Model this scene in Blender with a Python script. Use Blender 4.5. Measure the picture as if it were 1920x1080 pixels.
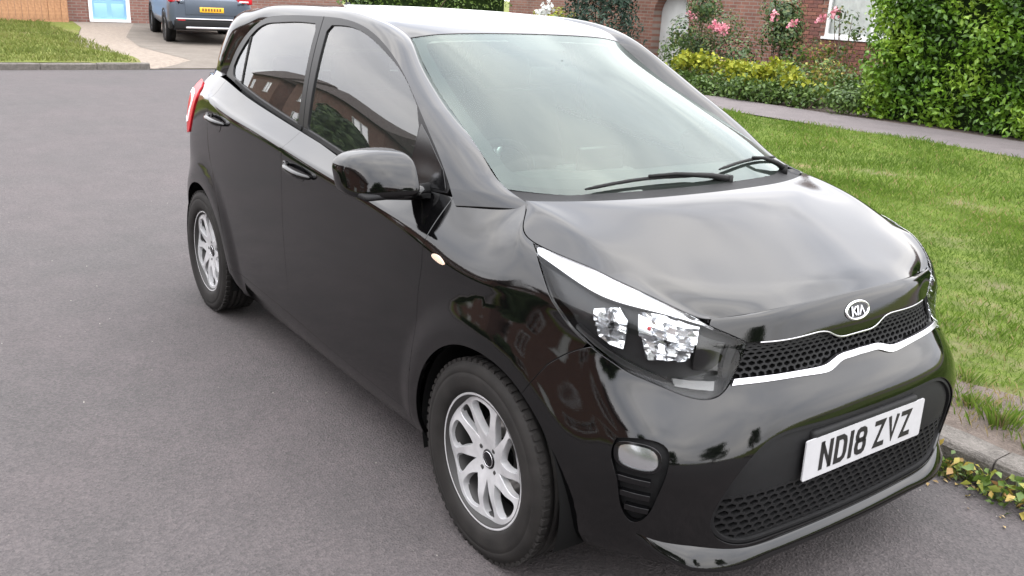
import bpy, bmesh, math, random
from mathutils import Vector, Matrix
from mathutils.geometry import delaunay_2d_cdt
import numpy as np

for o in list(bpy.data.objects):
    bpy.data.objects.remove(o, do_unlink=True)
scene = bpy.context.scene
col = scene.collection
R = math.radians

# ----------------------------------------------------------------------------
# camera, sky, sun, exposure
# ----------------------------------------------------------------------------
cam_data = bpy.data.cameras.new('camera')
cam = bpy.data.objects.new('camera', cam_data)
col.objects.link(cam)
def _aim(loc, yaw, pitch, roll):
    f = Vector((math.cos(pitch)*math.cos(yaw), math.cos(pitch)*math.sin(yaw), math.sin(pitch)))
    r = f.cross(Vector((0, 0, 1))).normalized(); u = r.cross(f)
    c, s = math.cos(roll), math.sin(roll)
    r2 = c*r+s*u; u2 = -s*r+c*u
    m = Matrix((r2, u2, -f)).transposed().to_4x4(); m.translation = loc
    return m
cam.matrix_world = _aim(Vector((3.0425, -2.0458, 1.5127)), 2.50938172, -.309102295, .0502856)
cam_data.sensor_fit = 'HORIZONTAL'
cam_data.sensor_width = 36
cam_data.lens = 36*1688.82/1920
cam_data.clip_start = .05
cam_data.clip_end = 2000
scene.camera = cam

SUN_EL, SUN_AZ = R(50), R(22)      # azimuth of the sun measured from +x towards +y
world = bpy.data.worlds.new('World'); scene.world = world
world.use_nodes = True
wn = world.node_tree.nodes; wl = world.node_tree.links
wn.clear()
w_out = wn.new('ShaderNodeOutputWorld'); w_bg = wn.new('ShaderNodeBackground')
w_sky = wn.new('ShaderNodeTexSky'); w_sky.sky_type = 'NISHITA'; w_sky.sun_disc = False
w_sky.sun_elevation = SUN_EL; w_sky.sun_rotation = R(90)-SUN_AZ
w_sky.air_density = 1.2; w_sky.dust_density = 2.5; w_sky.ozone_density = 1.0
w_tc = wn.new('ShaderNodeTexCoord')
w_map = wn.new('ShaderNodeMapping'); w_map.inputs['Scale'].default_value = (1.0, 1.0, 2.2)
w_n1 = wn.new('ShaderNodeTexNoise'); w_n1.inputs['Scale'].default_value = 1.9; w_n1.inputs['Detail'].default_value = 7; w_n1.inputs['Roughness'].default_value = .52
w_n2 = wn.new('ShaderNodeTexNoise'); w_n2.inputs['Scale'].default_value = 3.1; w_n2.inputs['Detail'].default_value = 5
w_cr = wn.new('ShaderNodeValToRGB')
w_cr.color_ramp.elements[0].position = .30; w_cr.color_ramp.elements[0].color = (15.0, 15.7, 17.6, 1)
w_cr.color_ramp.elements[1].position = .70; w_cr.color_ramp.elements[1].color = (26.5, 25.9, 25.6, 1)
e = w_cr.color_ramp.elements.new(.5); e.color = (20.6, 20.6, 21.4, 1)
w_cov = wn.new('ShaderNodeMapRange'); w_cov.inputs['From Min'].default_value = .28; w_cov.inputs['From Max'].default_value = .46
w_cov.inputs['To Min'].default_value = .72; w_cov.inputs['To Max'].default_value = 1.0
w_mix = wn.new('ShaderNodeMix'); w_mix.data_type = 'RGBA'
wl.new(w_tc.outputs['Generated'], w_map.inputs['Vector'])
wl.new(w_map.outputs['Vector'], w_n1.inputs['Vector']); wl.new(w_map.outputs['Vector'], w_n2.inputs['Vector'])
wl.new(w_n1.outputs['Fac'], w_cr.inputs['Fac'])
wl.new(w_n2.outputs['Fac'], w_cov.inputs['Value'])
wl.new(w_cov.outputs['Result'], w_mix.inputs['Factor'])
wl.new(w_sky.outputs['Color'], w_mix.inputs['A']); wl.new(w_cr.outputs['Color'], w_mix.inputs['B'])
# an overcast sky is brighter overhead than at the horizon
w_sep = wn.new('ShaderNodeSeparateXYZ'); wl.new(w_tc.outputs['Generated'], w_sep.inputs[0])
w_gr = wn.new('ShaderNodeMapRange'); w_gr.inputs['From Min'].default_value = 0; w_gr.inputs['From Max'].default_value = 1
w_gr.inputs['To Min'].default_value = .70; w_gr.inputs['To Max'].default_value = 1.7
wl.new(w_sep.outputs['Z'], w_gr.inputs['Value'])
w_mul = wn.new('ShaderNodeVectorMath'); w_mul.operation = 'SCALE'
wl.new(w_mix.outputs['Result'], w_mul.inputs[0]); wl.new(w_gr.outputs['Result'], w_mul.inputs['Scale'])
wl.new(w_mul.outputs['Vector'], w_bg.inputs['Color'])
w_bg.inputs['Strength'].default_value = .1
wl.new(w_bg.outputs['Background'], w_out.inputs['Surface'])

sun_data = bpy.data.lights.new('sun', 'SUN'); sun = bpy.data.objects.new('sun', sun_data); col.objects.link(sun)
sun_data.energy = .7; sun_data.angle = R(110); sun_data.color = (1.0, .96, .9)
sun.rotation_euler = Vector((-math.cos(SUN_EL)*math.cos(SUN_AZ), -math.cos(SUN_EL)*math.sin(SUN_AZ), -math.sin(SUN_EL))).to_track_quat('-Z', 'Y').to_euler()

vs = scene.view_settings
vs.view_transform = 'Standard'; vs.look = 'None'; vs.exposure = .72; vs.gamma = 1; vs.use_curve_mapping = False
scene.render.engine = 'CYCLES'
scene.cycles.max_bounces = 8; scene.cycles.transparent_max_bounces = 16
scene.cycles.caustics_reflective = False; scene.cycles.caustics_refractive = False

# ----------------------------------------------------------------------------
# helpers: tags, materials, mesh builders
# ----------------------------------------------------------------------------
def tag(o, label=None, cat=None, group=None, kind=None):
    if label: o['label'] = label
    if cat: o['category'] = cat
    if group: o['group'] = group
    if kind: o['kind'] = kind
    return o
def empty(name, loc=(0, 0, 0), rz=0, parent=None):
    o = bpy.data.objects.new(name, None); col.objects.link(o)
    o.location = loc; o.rotation_euler = (0, 0, rz); o.empty_display_size = .1
    if parent: o.parent = parent
    return o
def link_mesh(name, me, mats, parent=None, smooth=True):
    o = bpy.data.objects.new(name, me); col.objects.link(o)
    for m in (mats if isinstance(mats, (list, tuple)) else [mats]): me.materials.append(m)
    if smooth: me.polygons.foreach_set('use_smooth', [True]*len(me.polygons))
    if parent: o.parent = parent
    return o
def obj_py(name, verts, faces, mat, parent=None, smooth=False):
    me = bpy.data.meshes.new(name); me.from_pydata([tuple(v) for v in verts], [], [tuple(f) for f in faces]); me.update()
    return link_mesh(name, me, mat, parent, smooth)
def obj_bm(name, bm, mat, parent=None, smooth=False):
    me = bpy.data.meshes.new(name); bm.to_mesh(me); bm.free()
    return link_mesh(name, me, mat, parent, smooth)

class MB:
    """collects plain shapes into ONE mesh"""
    def __init__(self): self.v = []; self.f = []
    def add(self, v, f):
        n = len(self.v); self.v += [tuple(p) for p in v]; self.f += [tuple(i+n for i in q) for q in f]
    def box(self, c, s, m=None, taper=1.0):
        x, y, z = s[0]/2, s[1]/2, s[2]/2
        v = [(-x, -y, -z), (x, -y, -z), (x, y, -z), (-x, y, -z), (-x*taper, -y*taper, z), (x*taper, -y*taper, z), (x*taper, y*taper, z), (-x*taper, y*taper, z)]
        v = [Vector(p) for p in v]
        if m is not None: v = [m @ p for p in v]
        v = [p+Vector(c) for p in v]
        self.add(v, [(3, 2, 1, 0), (4, 5, 6, 7), (0, 1, 5, 4), (1, 2, 6, 5), (2, 3, 7, 6), (3, 0, 4, 7)])
    def tube(self, pts, r, n=8, cap=True):
        P = [Vector(p) for p in pts]; rr = [float(q) for q in r] if isinstance(r, (list, tuple, np.ndarray)) else [float(r)]*len(P)
        rings = []; up = Vector((0, 0, 1))
        for i, p in enumerate(P):
            t = (P[min(i+1, len(P)-1)]-P[max(i-1, 0)]).normalized()
            a = t.cross(up)
            if a.length < 1e-3: a = t.cross(Vector((1, 0, 0)))
            a.normalize(); b = a.cross(t).normalized()
            rings.append([p+rr[i]*(math.cos(2*math.pi*k/n)*a+math.sin(2*math.pi*k/n)*b) for k in range(n)])
        v = [q for r_ in rings for q in r_]; f = []
        for i in range(len(P)-1):
            for k in range(n):
                k2 = (k+1) % n; f.append((i*n+k, i*n+k2, (i+1)*n+k2, (i+1)*n+k))
        if cap: f.append(tuple(range(n))[::-1]); f.append(tuple((len(P)-1)*n+k for k in range(n)))
        self.add(v, f)
    def lathe(self, prof, axis='y', n=48, c=(0, 0, 0), closed=True):
        """prof: list of (r, h); revolve about axis"""
        v = []
        for r, h in prof:
            for k in range(n):
                a = 2*math.pi*k/n
                if axis == 'y': p = (r*math.cos(a), h, r*math.sin(a))
                elif axis == 'z': p = (r*math.cos(a), r*math.sin(a), h)
                else: p = (h, r*math.cos(a), r*math.sin(a))
                v.append((p[0]+c[0], p[1]+c[1], p[2]+c[2]))
        f = []; m = len(prof)
        for i in range(m-1 if not closed else m):
            j = (i+1) % m
            for k in range(n):
                k2 = (k+1) % n; f.append((i*n+k, j*n+k, j*n+k2, i*n+k2))
        self.add(v, f)
    def build(self, name, mat, parent=None, smooth=False, bevel=0, seg=2, sub=0):
        o = obj_py(name, self.v, self.f, mat, parent, smooth)
        fix_normals(o)
        if bevel:
            b = o.modifiers.new('bevel', 'BEVEL'); b.width = bevel; b.segments = seg; b.limit_method = 'ANGLE'; b.angle_limit = R(35)
            b.harden_normals = False
            o.data.polygons.foreach_set('use_smooth', [True]*len(o.data.polygons))
        if sub:
            s = o.modifiers.new('sub', 'SUBSURF'); s.levels = sub; s.render_levels = sub
        return o
def fix_normals(o):
    bm = bmesh.new(); bm.from_mesh(o.data); bmesh.ops.recalc_face_normals(bm, faces=bm.faces); bm.to_mesh(o.data); bm.free()
def copy_tree(o, parent=None):
    c = o.copy(); col.objects.link(c); c.parent = parent
    for ch in [x for x in bpy.data.objects if x.parent == o and x is not c]: copy_tree(ch, c)
    return c

# ---- materials ----
def _nt(name):
    m = bpy.data.materials.new(name); m.use_nodes = True
    n = m.node_tree.nodes; l = m.node_tree.links
    return m, n, l, n['Principled BSDF']
def mat_plain(name, c, rough=.5, metal=0, spec=.5, coat=0, coat_rough=.03, noise=0, nscale=30, bump=0, bscale=200, emit=None):
    m, n, l, b = _nt(name)
    b.inputs['Base Color'].default_value = (*c, 1); b.inputs['Roughness'].default_value = rough
    b.inputs['Metallic'].default_value = metal; b.inputs['Specular IOR Level'].default_value = spec
    b.inputs['Coat Weight'].default_value = coat; b.inputs['Coat Roughness'].default_value = coat_rough
    if noise or bump:
        tc = n.new('ShaderNodeTexCoord')
    if noise:
        t = n.new('ShaderNodeTexNoise'); t.inputs['Scale'].default_value = nscale; t.inputs['Detail'].default_value = 6
        l.new(tc.outputs['Object'], t.inputs['Vector'])
        h = n.new('ShaderNodeMapRange'); h.inputs['From Min'].default_value = .3; h.inputs['From Max'].default_value = .7
        h.inputs['To Min'].default_value = 1-noise; h.inputs['To Max'].default_value = 1+noise
        l.new(t.outputs['Fac'], h.inputs['Value'])
        x = n.new('ShaderNodeVectorMath'); x.operation = 'SCALE'; x.inputs[0].default_value = c
        l.new(h.outputs['Result'], x.inputs['Scale']); l.new(x.outputs['Vector'], b.inputs['Base Color'])
    if bump:
        t = n.new('ShaderNodeTexNoise'); t.inputs['Scale'].default_value = bscale; t.inputs['Detail'].default_value = 4
        l.new(tc.outputs['Object'], t.inputs['Vector'])
        bp = n.new('ShaderNodeBump'); bp.inputs['Strength'].default_value = bump; bp.inputs['Distance'].default_value = .01
        l.new(t.outputs['Fac'], bp.inputs['Height']); l.new(bp.outputs['Normal'], b.inputs['Normal'])
    return m
def mat_glass(name, tint, refl=1.0, ior=1.5, rough=0.0, film=0.0):
    """thin pane: tinted see-through plus Fresnel reflection, with a faint film of dust"""
    m = bpy.data.materials.new(name); m.use_nodes = True; n = m.node_tree.nodes; l = m.node_tree.links; n.clear()
    o = n.new('ShaderNodeOutputMaterial'); t = n.new('ShaderNodeBsdfTransparent'); g = n.new('ShaderNodeBsdfGlossy')
    f = n.new('ShaderNodeFresnel'); f.inputs['IOR'].default_value = ior
    mx = n.new('ShaderNodeMixShader'); t.inputs['Color'].default_value = (*tint, 1); g.inputs['Roughness'].default_value = rough
    g.inputs['Color'].default_value = (refl, refl, refl, 1)
    l.new(f.outputs['Fac'], mx.inputs['Fac']); l.new(t.outputs['BSDF'], mx.inputs[1]); l.new(g.outputs['BSDF'], mx.inputs[2])
    last = mx
    if film:
        d = n.new('ShaderNodeBsdfDiffuse'); d.inputs['Color'].default_value = (.55, .6, .57, 1)
        tc = n.new('ShaderNodeTexCoord'); nz = n.new('ShaderNodeTexNoise'); nz.inputs['Scale'].default_value = 5; nz.inputs['Detail'].default_value = 6
        l.new(tc.outputs['Object'], nz.inputs['Vector'])
        mr = n.new('ShaderNodeMapRange'); mr.inputs['To Min'].default_value = film*.6; mr.inputs['To Max'].default_value = film*1.4
        l.new(nz.outputs['Fac'], mr.inputs['Value'])
        m2 = n.new('ShaderNodeMixShader'); l.new(mr.outputs['Result'], m2.inputs['Fac'])
        l.new(mx.outputs['Shader'], m2.inputs[1]); l.new(d.outputs['BSDF'], m2.inputs[2]); last = m2
    l.new(last.outputs['Shader'], o.inputs['Surface'])
    return m
# ----------------------------------------------------------------------------
# smooth master surfaces of the hatchback (half body, y >= 0, metres; x forward)
# ----------------------------------------------------------------------------
import numpy as np

def spline_weights(t, s):
    """cardinal weights of the natural cubic spline on knots t at positions s"""
    t = np.asarray(t, float); n = len(t); s = np.atleast_1d(np.asarray(s, float))
    h = np.diff(t)
    A = np.zeros((n, n)); B = np.zeros((n, n)); A[0, 0] = A[-1, -1] = 1
    for i in range(1, n-1):
        A[i, i-1] = h[i-1]; A[i, i] = 2*(h[i-1]+h[i]); A[i, i+1] = h[i]
        B[i, i-1] = 6/h[i-1]; B[i, i] = -6/h[i-1]-6/h[i]; B[i, i+1] = 6/h[i]
    M = np.linalg.solve(A, B)
    k = np.clip(np.searchsorted(t, s, side='right')-1, 0, n-2)
    hh = h[k]; a = (t[k+1]-s)/hh; b = (s-t[k])/hh
    out = np.zeros((len(s), n)); r = np.arange(len(s))
    out[r, k] += a; out[r, k+1] += b
    out += ((a**3-a)*hh**2/6)[:, None]*M[k] + ((b**3-b)*hh**2/6)[:, None]*M[k+1]
    return out

def curve(pts, n=60, t=None):
    """natural spline through 3-D (or 2-D) points, resampled evenly"""
    P = np.asarray(pts, float)
    if t is None:
        t = np.concatenate([[0], np.cumsum(np.sqrt(np.sum(np.diff(P, axis=0)**2, 1)))])
    d = spline_weights(t, np.linspace(t[0], t[-1], 400)) @ P
    L = np.concatenate([[0], np.cumsum(np.sqrt(np.sum(np.diff(d, axis=0)**2, 1)))])
    q = np.linspace(0, L[-1], n)
    return np.stack([np.interp(q, L, d[:, c]) for c in range(P.shape[1])], 1)

class Net:
    """tensor spline through a net of points [row][col]; sym0/sym1: mirror columns about y=0"""
    def __init__(self, net, sym0=False, sym1=False):
        N = np.asarray(net, float); self.sym0, self.sym1 = sym0, sym1
        cu = np.concatenate([[0], np.cumsum(np.mean(np.sqrt(np.sum(np.diff(N, axis=1)**2, 2)), 0))])
        cv = np.concatenate([[0], np.cumsum(np.mean(np.sqrt(np.sum(np.diff(N, axis=0)**2, 2)), 1))])
        self.umax, self.vmax = cu[-1], cv[-1]
        self.cu, self.cv = cu.copy(), cv
        f = np.array([1, -1, 1.])
        if sym0:
            N = np.concatenate([N[:, 3:0:-1]*f, N], 1); cu = np.concatenate([-cu[3:0:-1], cu])
        if sym1:
            N = np.concatenate([N, N[:, -2:-5:-1]*f], 1); cu = np.concatenate([cu, 2*cu[-1]-cu[-2:-5:-1]])
        self.N, self.u, self.v = N, cu, cv
        self.post = None
    def raw(self, u, v):
        u = np.ravel(np.asarray(u, float)).copy(); v = np.ravel(v); s = np.ones(len(u))
        if self.sym0: s = np.where(u < 0, -1., s); u = np.abs(u)
        if self.sym1: k = u > self.umax; s = np.where(k, -s, s); u = np.where(k, 2*self.umax-u, u)
        P = np.einsum('pk,kjc,pj->pc', spline_weights(self.v, v), self.N, spline_weights(self.u, u), optimize=True)
        P[:, 1] *= s
        return P
    def __call__(self, u, v):
        P = self.raw(u, v)
        return self.post(P) if self.post else P
    def normal(self, u, v, e=1e-3):
        du = self(u+e, v)-self(u-e, v); dv = self(u, v+e)-self(u, v-e)
        n = np.cross(du, dv); return n/np.linalg.norm(n, axis=1)[:, None]
    def table(self, nu=420, nv=130):
        if not hasattr(self, '_t'):
            U, V = np.meshgrid(np.linspace(0, self.umax, nu), np.linspace(0, self.vmax, nv))
            self._t = (U.ravel(), V.ravel(), self(U.ravel(), V.ravel()))
        return self._t
    def inv(self, pts, axes=(0, 1, 2), keep=None, it=6):
        """(u, v) of the surface points nearest to pts in the given axes"""
        U, V, P = self.table(); ok = np.ones(len(U), bool) if keep is None else keep(P)
        U, V, P = U[ok], V[ok], P[ok]; pts = np.asarray(pts, float); ax = list(axes)
        uv = []
        for p in pts:
            k = np.argmin(np.sum((P[:, ax]-p[:len(ax)] if len(p) == len(ax) else P[:, ax]-p[ax])**2, 1)); uv.append((U[k], V[k]))
        uv = np.array(uv); T = pts if pts.shape[1] == len(ax) else pts[:, ax]; e = 1e-4
        for _ in range(it):
            Q = self(uv[:, 0], uv[:, 1])[:, ax]
            a = (self(uv[:, 0]+e, uv[:, 1])[:, ax]-Q)/e; b = (self(uv[:, 0], uv[:, 1]+e)[:, ax]-Q)/e
            for i in range(len(uv)):
                J = np.stack([a[i], b[i]], 1)
                d = np.linalg.lstsq(J, T[i]-Q[i], rcond=None)[0]; uv[i] += np.clip(d, -.05, .05)
            uv[:, 1] = np.clip(uv[:, 1], 0, self.vmax); uv[:, 0] = np.clip(uv[:, 0], -self.umax, self.umax)
        return uv

NOSE_Y = [0, .16, .32, .45, .55]
def _row(z, nose, corner, side, rear, zs=None):
    r = [(nose[i], NOSE_Y[i], z) if not isinstance(nose[i], tuple) else nose[i] for i in range(5)]
    r += [(c[0], c[1], c[2] if len(c) > 2 else z) for c in corner]      # 5..8
    r += side                                                           # 9..16
    r += rear                                                           # 17..21
    return r
SX = [1.2, 1.1, .92, .5, 0, -.5, -.9, -1.2]
def _side(z, ys): return [(x, y, z) for x, y in zip(SX, ys)]
def _rear(z, p): return [(a, b, z) for a, b in p]
BODY_NET = [
 _row(.185, [1.80, 1.80, 1.795, 1.78, 1.725], [(1.65, .60), (1.57, .64), (1.44, .68), (1.31, .70)], _side(.175, [.70, .70, .705, .72, .72, .72, .715, .70]), _rear(.20, [(-1.42, .69), (-1.56, .63), (-1.64, .48), (-1.67, .25), (-1.68, 0)])),
 _row(.225, [1.838, 1.836, 1.830, 1.812, 1.76], [(1.685, .62), (1.60, .665), (1.46, .71), (1.33, .735)], _side(.225, [.742, .742, .744, .747, .748, .747, .745, .738]), _rear(.24, [(-1.43, .72), (-1.585, .66), (-1.675, .50), (-1.705, .26), (-1.71, 0)])),
 _row(.30, [1.858, 1.856, 1.848, 1.828, 1.782], [(1.712, .638), (1.615, .688), (1.47, .735), (1.34, .758)], _side(.30, [.768, .768, .769, .769, .769, .769, .768, .762]), _rear(.31, [(-1.43, .745), (-1.60, .68), (-1.69, .515), (-1.722, .27), (-1.728, 0)])),
 _row(.40, [1.868, 1.866, 1.858, 1.839, 1.796], [(1.725, .647), (1.625, .702), (1.475, .750), (1.34, .773)], _side(.40, [.781, .781, .781, .780, .780, .780, .780, .774]), _rear(.41, [(-1.43, .757), (-1.60, .695), (-1.695, .525), (-1.728, .27), (-1.734, 0)])),
 _row(.50, [1.870, 1.868, 1.859, 1.838, 1.794], [(1.722, .647), (1.62, .705), (1.47, .754), (1.34, .777)], _side(.50, [.786, .786, .786, .786, .786, .786, .785, .778]), _rear(.51, [(-1.43, .762), (-1.60, .70), (-1.695, .53), (-1.726, .27), (-1.732, 0)])),
 _row(.60, [1.846, 1.843, 1.831, 1.797, 1.738], [(1.672, .628), (1.588, .688), (1.455, .744), (1.335, .773)], _side(.60, [.787, .788, .789, .790, .790, .790, .789, .780]), _rear(.61, [(-1.43, .762), (-1.595, .70), (-1.685, .53), (-1.715, .27), (-1.72, 0)])),
 _row(.672, [1.803, 1.800, 1.786, 1.749, 1.690], [(1.622, .612, .685), (1.542, .674, .70), (1.43, .726, .71), (1.32, .758, .712)], _side(.70, [.779, .785, .790, .791, .791, .791, .789, .779]), _rear(.71, [(-1.43, .758), (-1.585, .695), (-1.67, .525), (-1.70, .27), (-1.705, 0)])),
 _row(.735, [1.787, 1.784, 1.768, 1.729, (1.686, .546, .737)], [(1.607, .618, .752), (1.530, .672, .764), (1.425, .715, .776), (1.299, .744, .788)], [(1.195, .766, .780), (1.1, .774, .775), (.92, .784, .78), (.5, .788, .79), (0, .789, .80), (-.5, .788, .81), (-.9, .784, .82), (-1.2, .772, .83)], _rear(.83, [(-1.43, .752), (-1.59, .700), (-1.675, .53), (-1.70, .27), (-1.705, 0)])),
 _row(.775, [1.778, 1.775, 1.757, 1.716, (1.678, .542, .777)], [(1.592, .618, .800), (1.518, .664, .815), (1.428, .698, .828), (1.280, .726, .848)], [(1.187, .742, .843), (1.1, .755, .833), (.92, .777, .842), (.5, .781, .890), (0, .782, .926), (-.5, .780, .966), (-.9, .772, .997), (-1.2, .748, 1.016)], _rear(.96, [(-1.43, .730), (-1.59, .690), (-1.67, .53), (-1.695, .27), (-1.70, 0)])),
 _row(.805, [1.769, 1.766, 1.747, 1.703, (1.668, .534, .806)], [(1.577, .608, .838), (1.507, .644, .853), (1.430, .671, .868), (1.263, .705, .891)], [(1.177, .700, .905), (1.1, .708, .895), (.92, .750, .885), (.5, .766, .907), (0, .767, .943), (-.5, .765, .983), (-.9, .757, 1.014), (-1.2, .733, 1.034)], _rear(1.015, [(-1.43, .712), (-1.58, .672), (-1.655, .52), (-1.68, .265), (-1.685, 0)])),
 _row(.832, [1.755, (1.751, .16, .830), (1.730, .32, .823), (1.686, .453, .811), (1.655, .520, .828)], [(1.560, .590, .8675), (1.495, .615, .882), (1.428, .635, .896), (1.249, .675, .921)], [(1.168, .648, .957), (1.10, .597, .992), (.92, .662, .985), (.5, .712, .952), (0, .704, .987), (-.5, .698, 1.036), (-.9, .688, 1.082), (-1.2, .662, 1.112)], _rear(1.105, [(-1.40, .638), (-1.53, .600), (-1.60, .47), (-1.625, .25), (-1.63, 0)])),
]
BODY = Net(BODY_NET, True, True)
WF, WR, WZ = 1.2, -1.2, .284
def _sstep(a, b, x):
    t = np.clip((x-a)/(b-a), 0, 1); return t*t*(3-2*t)
def _body_post(P):
    P = P.copy(); s = np.sign(P[:, 1]); s[s == 0] = 1
    for wx in (WF, WR):
        d = np.hypot(P[:, 0]-wx, P[:, 2]-WZ)
        f = (1-_sstep(.37, .475, d))*np.where(P[:, 2] < .75, 1, 0)
        P[:, 1] += s*.016*f*(np.abs(P[:, 1]) > .5)
    return P
BODY.post = _body_post

BON_NET = [
 [(1.685, .454, .8105), (1.691, .438, .8120), (1.703, .405, .8145), (1.733, .30, .8235), (1.7505, .16, .8295), (1.755, 0, .8315)],
 [(1.6655, .505, .8215), (1.660, .488, .8275), (1.667, .452, .8315), (1.690, .31, .8430), (1.704, .165, .8500), (1.709, 0, .8525)],
 [(1.621, .5505, .8440), (1.609, .528, .8510), (1.617, .49, .8545), (1.637, .32, .8640), (1.648, .17, .8710), (1.652, 0, .8740)],
 [(1.495, .615, .8815), (1.490, .576, .8920), (1.492, .53, .8990), (1.507, .335, .9140), (1.521, .17, .9225), (1.526, 0, .9255)],
 [(1.330, .661, .9095), (1.330, .603, .9440), (1.335, .56, .9520), (1.368, .345, .9660), (1.393, .18, .9730), (1.402, 0, .9750)],
 [(1.205, .668, .9370), (1.198, .607, .9740), (1.208, .565, .9805), (1.285, .36, .9890), (1.316, .19, .9940), (1.327, 0, .9960)],
 [(1.102, .597, .9913), (1.110, .590, .9920), (1.128, .57, .9930), (1.215, .38, .9970), (1.255, .2, 1.0010), (1.27, 0, 1.0030)],
]
BON = Net(BON_NET, False, True)
WS_NET = [
 [(1.185, 0, .990), (1.172, .20, .991), (1.135, .38, .994), (1.075, .51, .999), (1.005, .597, 1.006)],
 [(.93, 0, 1.117), (.918, .19, 1.117), (.885, .36, 1.117), (.836, .485, 1.114), (.775, .567, 1.116)],
 [(.60, 0, 1.268), (.592, .18, 1.266), (.568, .335, 1.260), (.535, .445, 1.248), (.49, .520, 1.235)],
 [(.268, 0, 1.394), (.266, .17, 1.3925), (.261, .30, 1.389), (.253, .40, 1.382), (.243, .473, 1.371)],
]
WS = Net(WS_NET, True, False)

RX = [.40, .26, .12, -.1, -.4, -.8, -1.1, -1.3, -1.46]
RZ = [1.350, 1.397, 1.428, 1.452, 1.465, 1.459, 1.440, 1.415, 1.385]
def roof_z(x, y):
    x = np.atleast_1d(x); zc = spline_weights(RX[::-1], x) @ np.array(RZ[::-1])
    a = np.abs(y); return zc-.010*(a/.5)**2-.050*np.clip((a-.455)/.12, 0, 2)**2
GT = [(-1.5, .47), (-1.2, .515), (-.8, .545), (-.3, .557), (.1, .55), (.4, .53), (.9, .50), (1.2, .48)]
GB = [(-1.5, .585), (-1.2, .655), (-.9, .682), (-.5, .692), (0, .698), (.5, .704), (.9, .690), (1.2, .66)]
def gh_y(x, z):
    """half width of the glasshouse side at (x, z)"""
    x = np.atleast_1d(np.asarray(x, float)); z = np.atleast_1d(np.asarray(z, float))
    yt = spline_weights([a for a, b in GT], x) @ np.array([b for a, b in GT])
    yb = spline_weights([a for a, b in GB], x) @ np.array([b for a, b in GB])
    t = (z-1.0)/.44
    return yb+(yt-yb)*t+.016*4*t*(1-t)*np.where(t > 0, 1, .3)
# ----------------------------------------------------------------------------
# trimmed panels on the master surfaces
# ----------------------------------------------------------------------------
def in_poly(pts, poly):
    x, y = pts[:, 0], pts[:, 1]; r = np.zeros(len(pts), bool); n = len(poly); j = n-1
    for i in range(n):
        xi, yi = poly[i]; xj, yj = poly[j]
        if yi != yj:
            c = ((yi > y) != (yj > y)) & (x < (xj-xi)*(y-yi)/(yj-yi)+xi); r ^= c
        j = i
    return r
def resample(poly, sp, closed=True):
    P = np.asarray(poly, float); Q = np.vstack([P, P[:1]]) if closed else P; out = []
    for a, b in zip(Q[:-1], Q[1:]):
        k = max(1, int(np.ceil(np.linalg.norm(b-a)/sp)))
        out += [a+(b-a)*i/k for i in range(k)]
    if not closed: out.append(Q[-1])
    return np.array(out)
def cdt(outer, holes, sp, inner=True):
    """triangulate a polygon with holes in 2-D with an even fill of inner points"""
    loops = [np.asarray(outer)]+[np.asarray(h) for h in holes]
    pts = []; edges = []
    for L in loops:
        n0 = len(pts); pts += [tuple(p) for p in L]; edges += [(n0+i, n0+(i+1) % len(L)) for i in range(len(L))]
    B = np.array(pts)
    if inner:
        lo, hi = B.min(0), B.max(0)
        gx, gy = np.meshgrid(np.arange(lo[0]+sp/2, hi[0], sp), np.arange(lo[1]+sp/2, hi[1], sp))
        gx = gx+(np.arange(gx.shape[0]) % 2)[:, None]*sp/2
        G = np.stack([gx.ravel(), gy.ravel()], 1)
        ok = in_poly(G, loops[0])
        for h in loops[1:]: ok &= ~in_poly(G, h)
        G = G[ok]
        if len(G):
            d = np.full(len(G), 9.)
            for k in range(0, len(B), 256): d = np.minimum(d, np.sqrt(((G[:, None]-B[None, k:k+256])**2).sum(2)).min(1))
            G = G[d > sp*.55]; pts += [tuple(p) for p in G]
    v, e, f, *_ = delaunay_2d_cdt([Vector(p) for p in pts], edges, [], 0, 1e-7)
    V = np.array([tuple(p) for p in v]); F = np.array([tuple(t) for t in f if len(t) == 3])
    C = V[F].mean(1); ok = in_poly(C, loops[0])
    for h in loops[1:]: ok &= ~in_poly(C, h)
    return V, F[ok]
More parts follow.
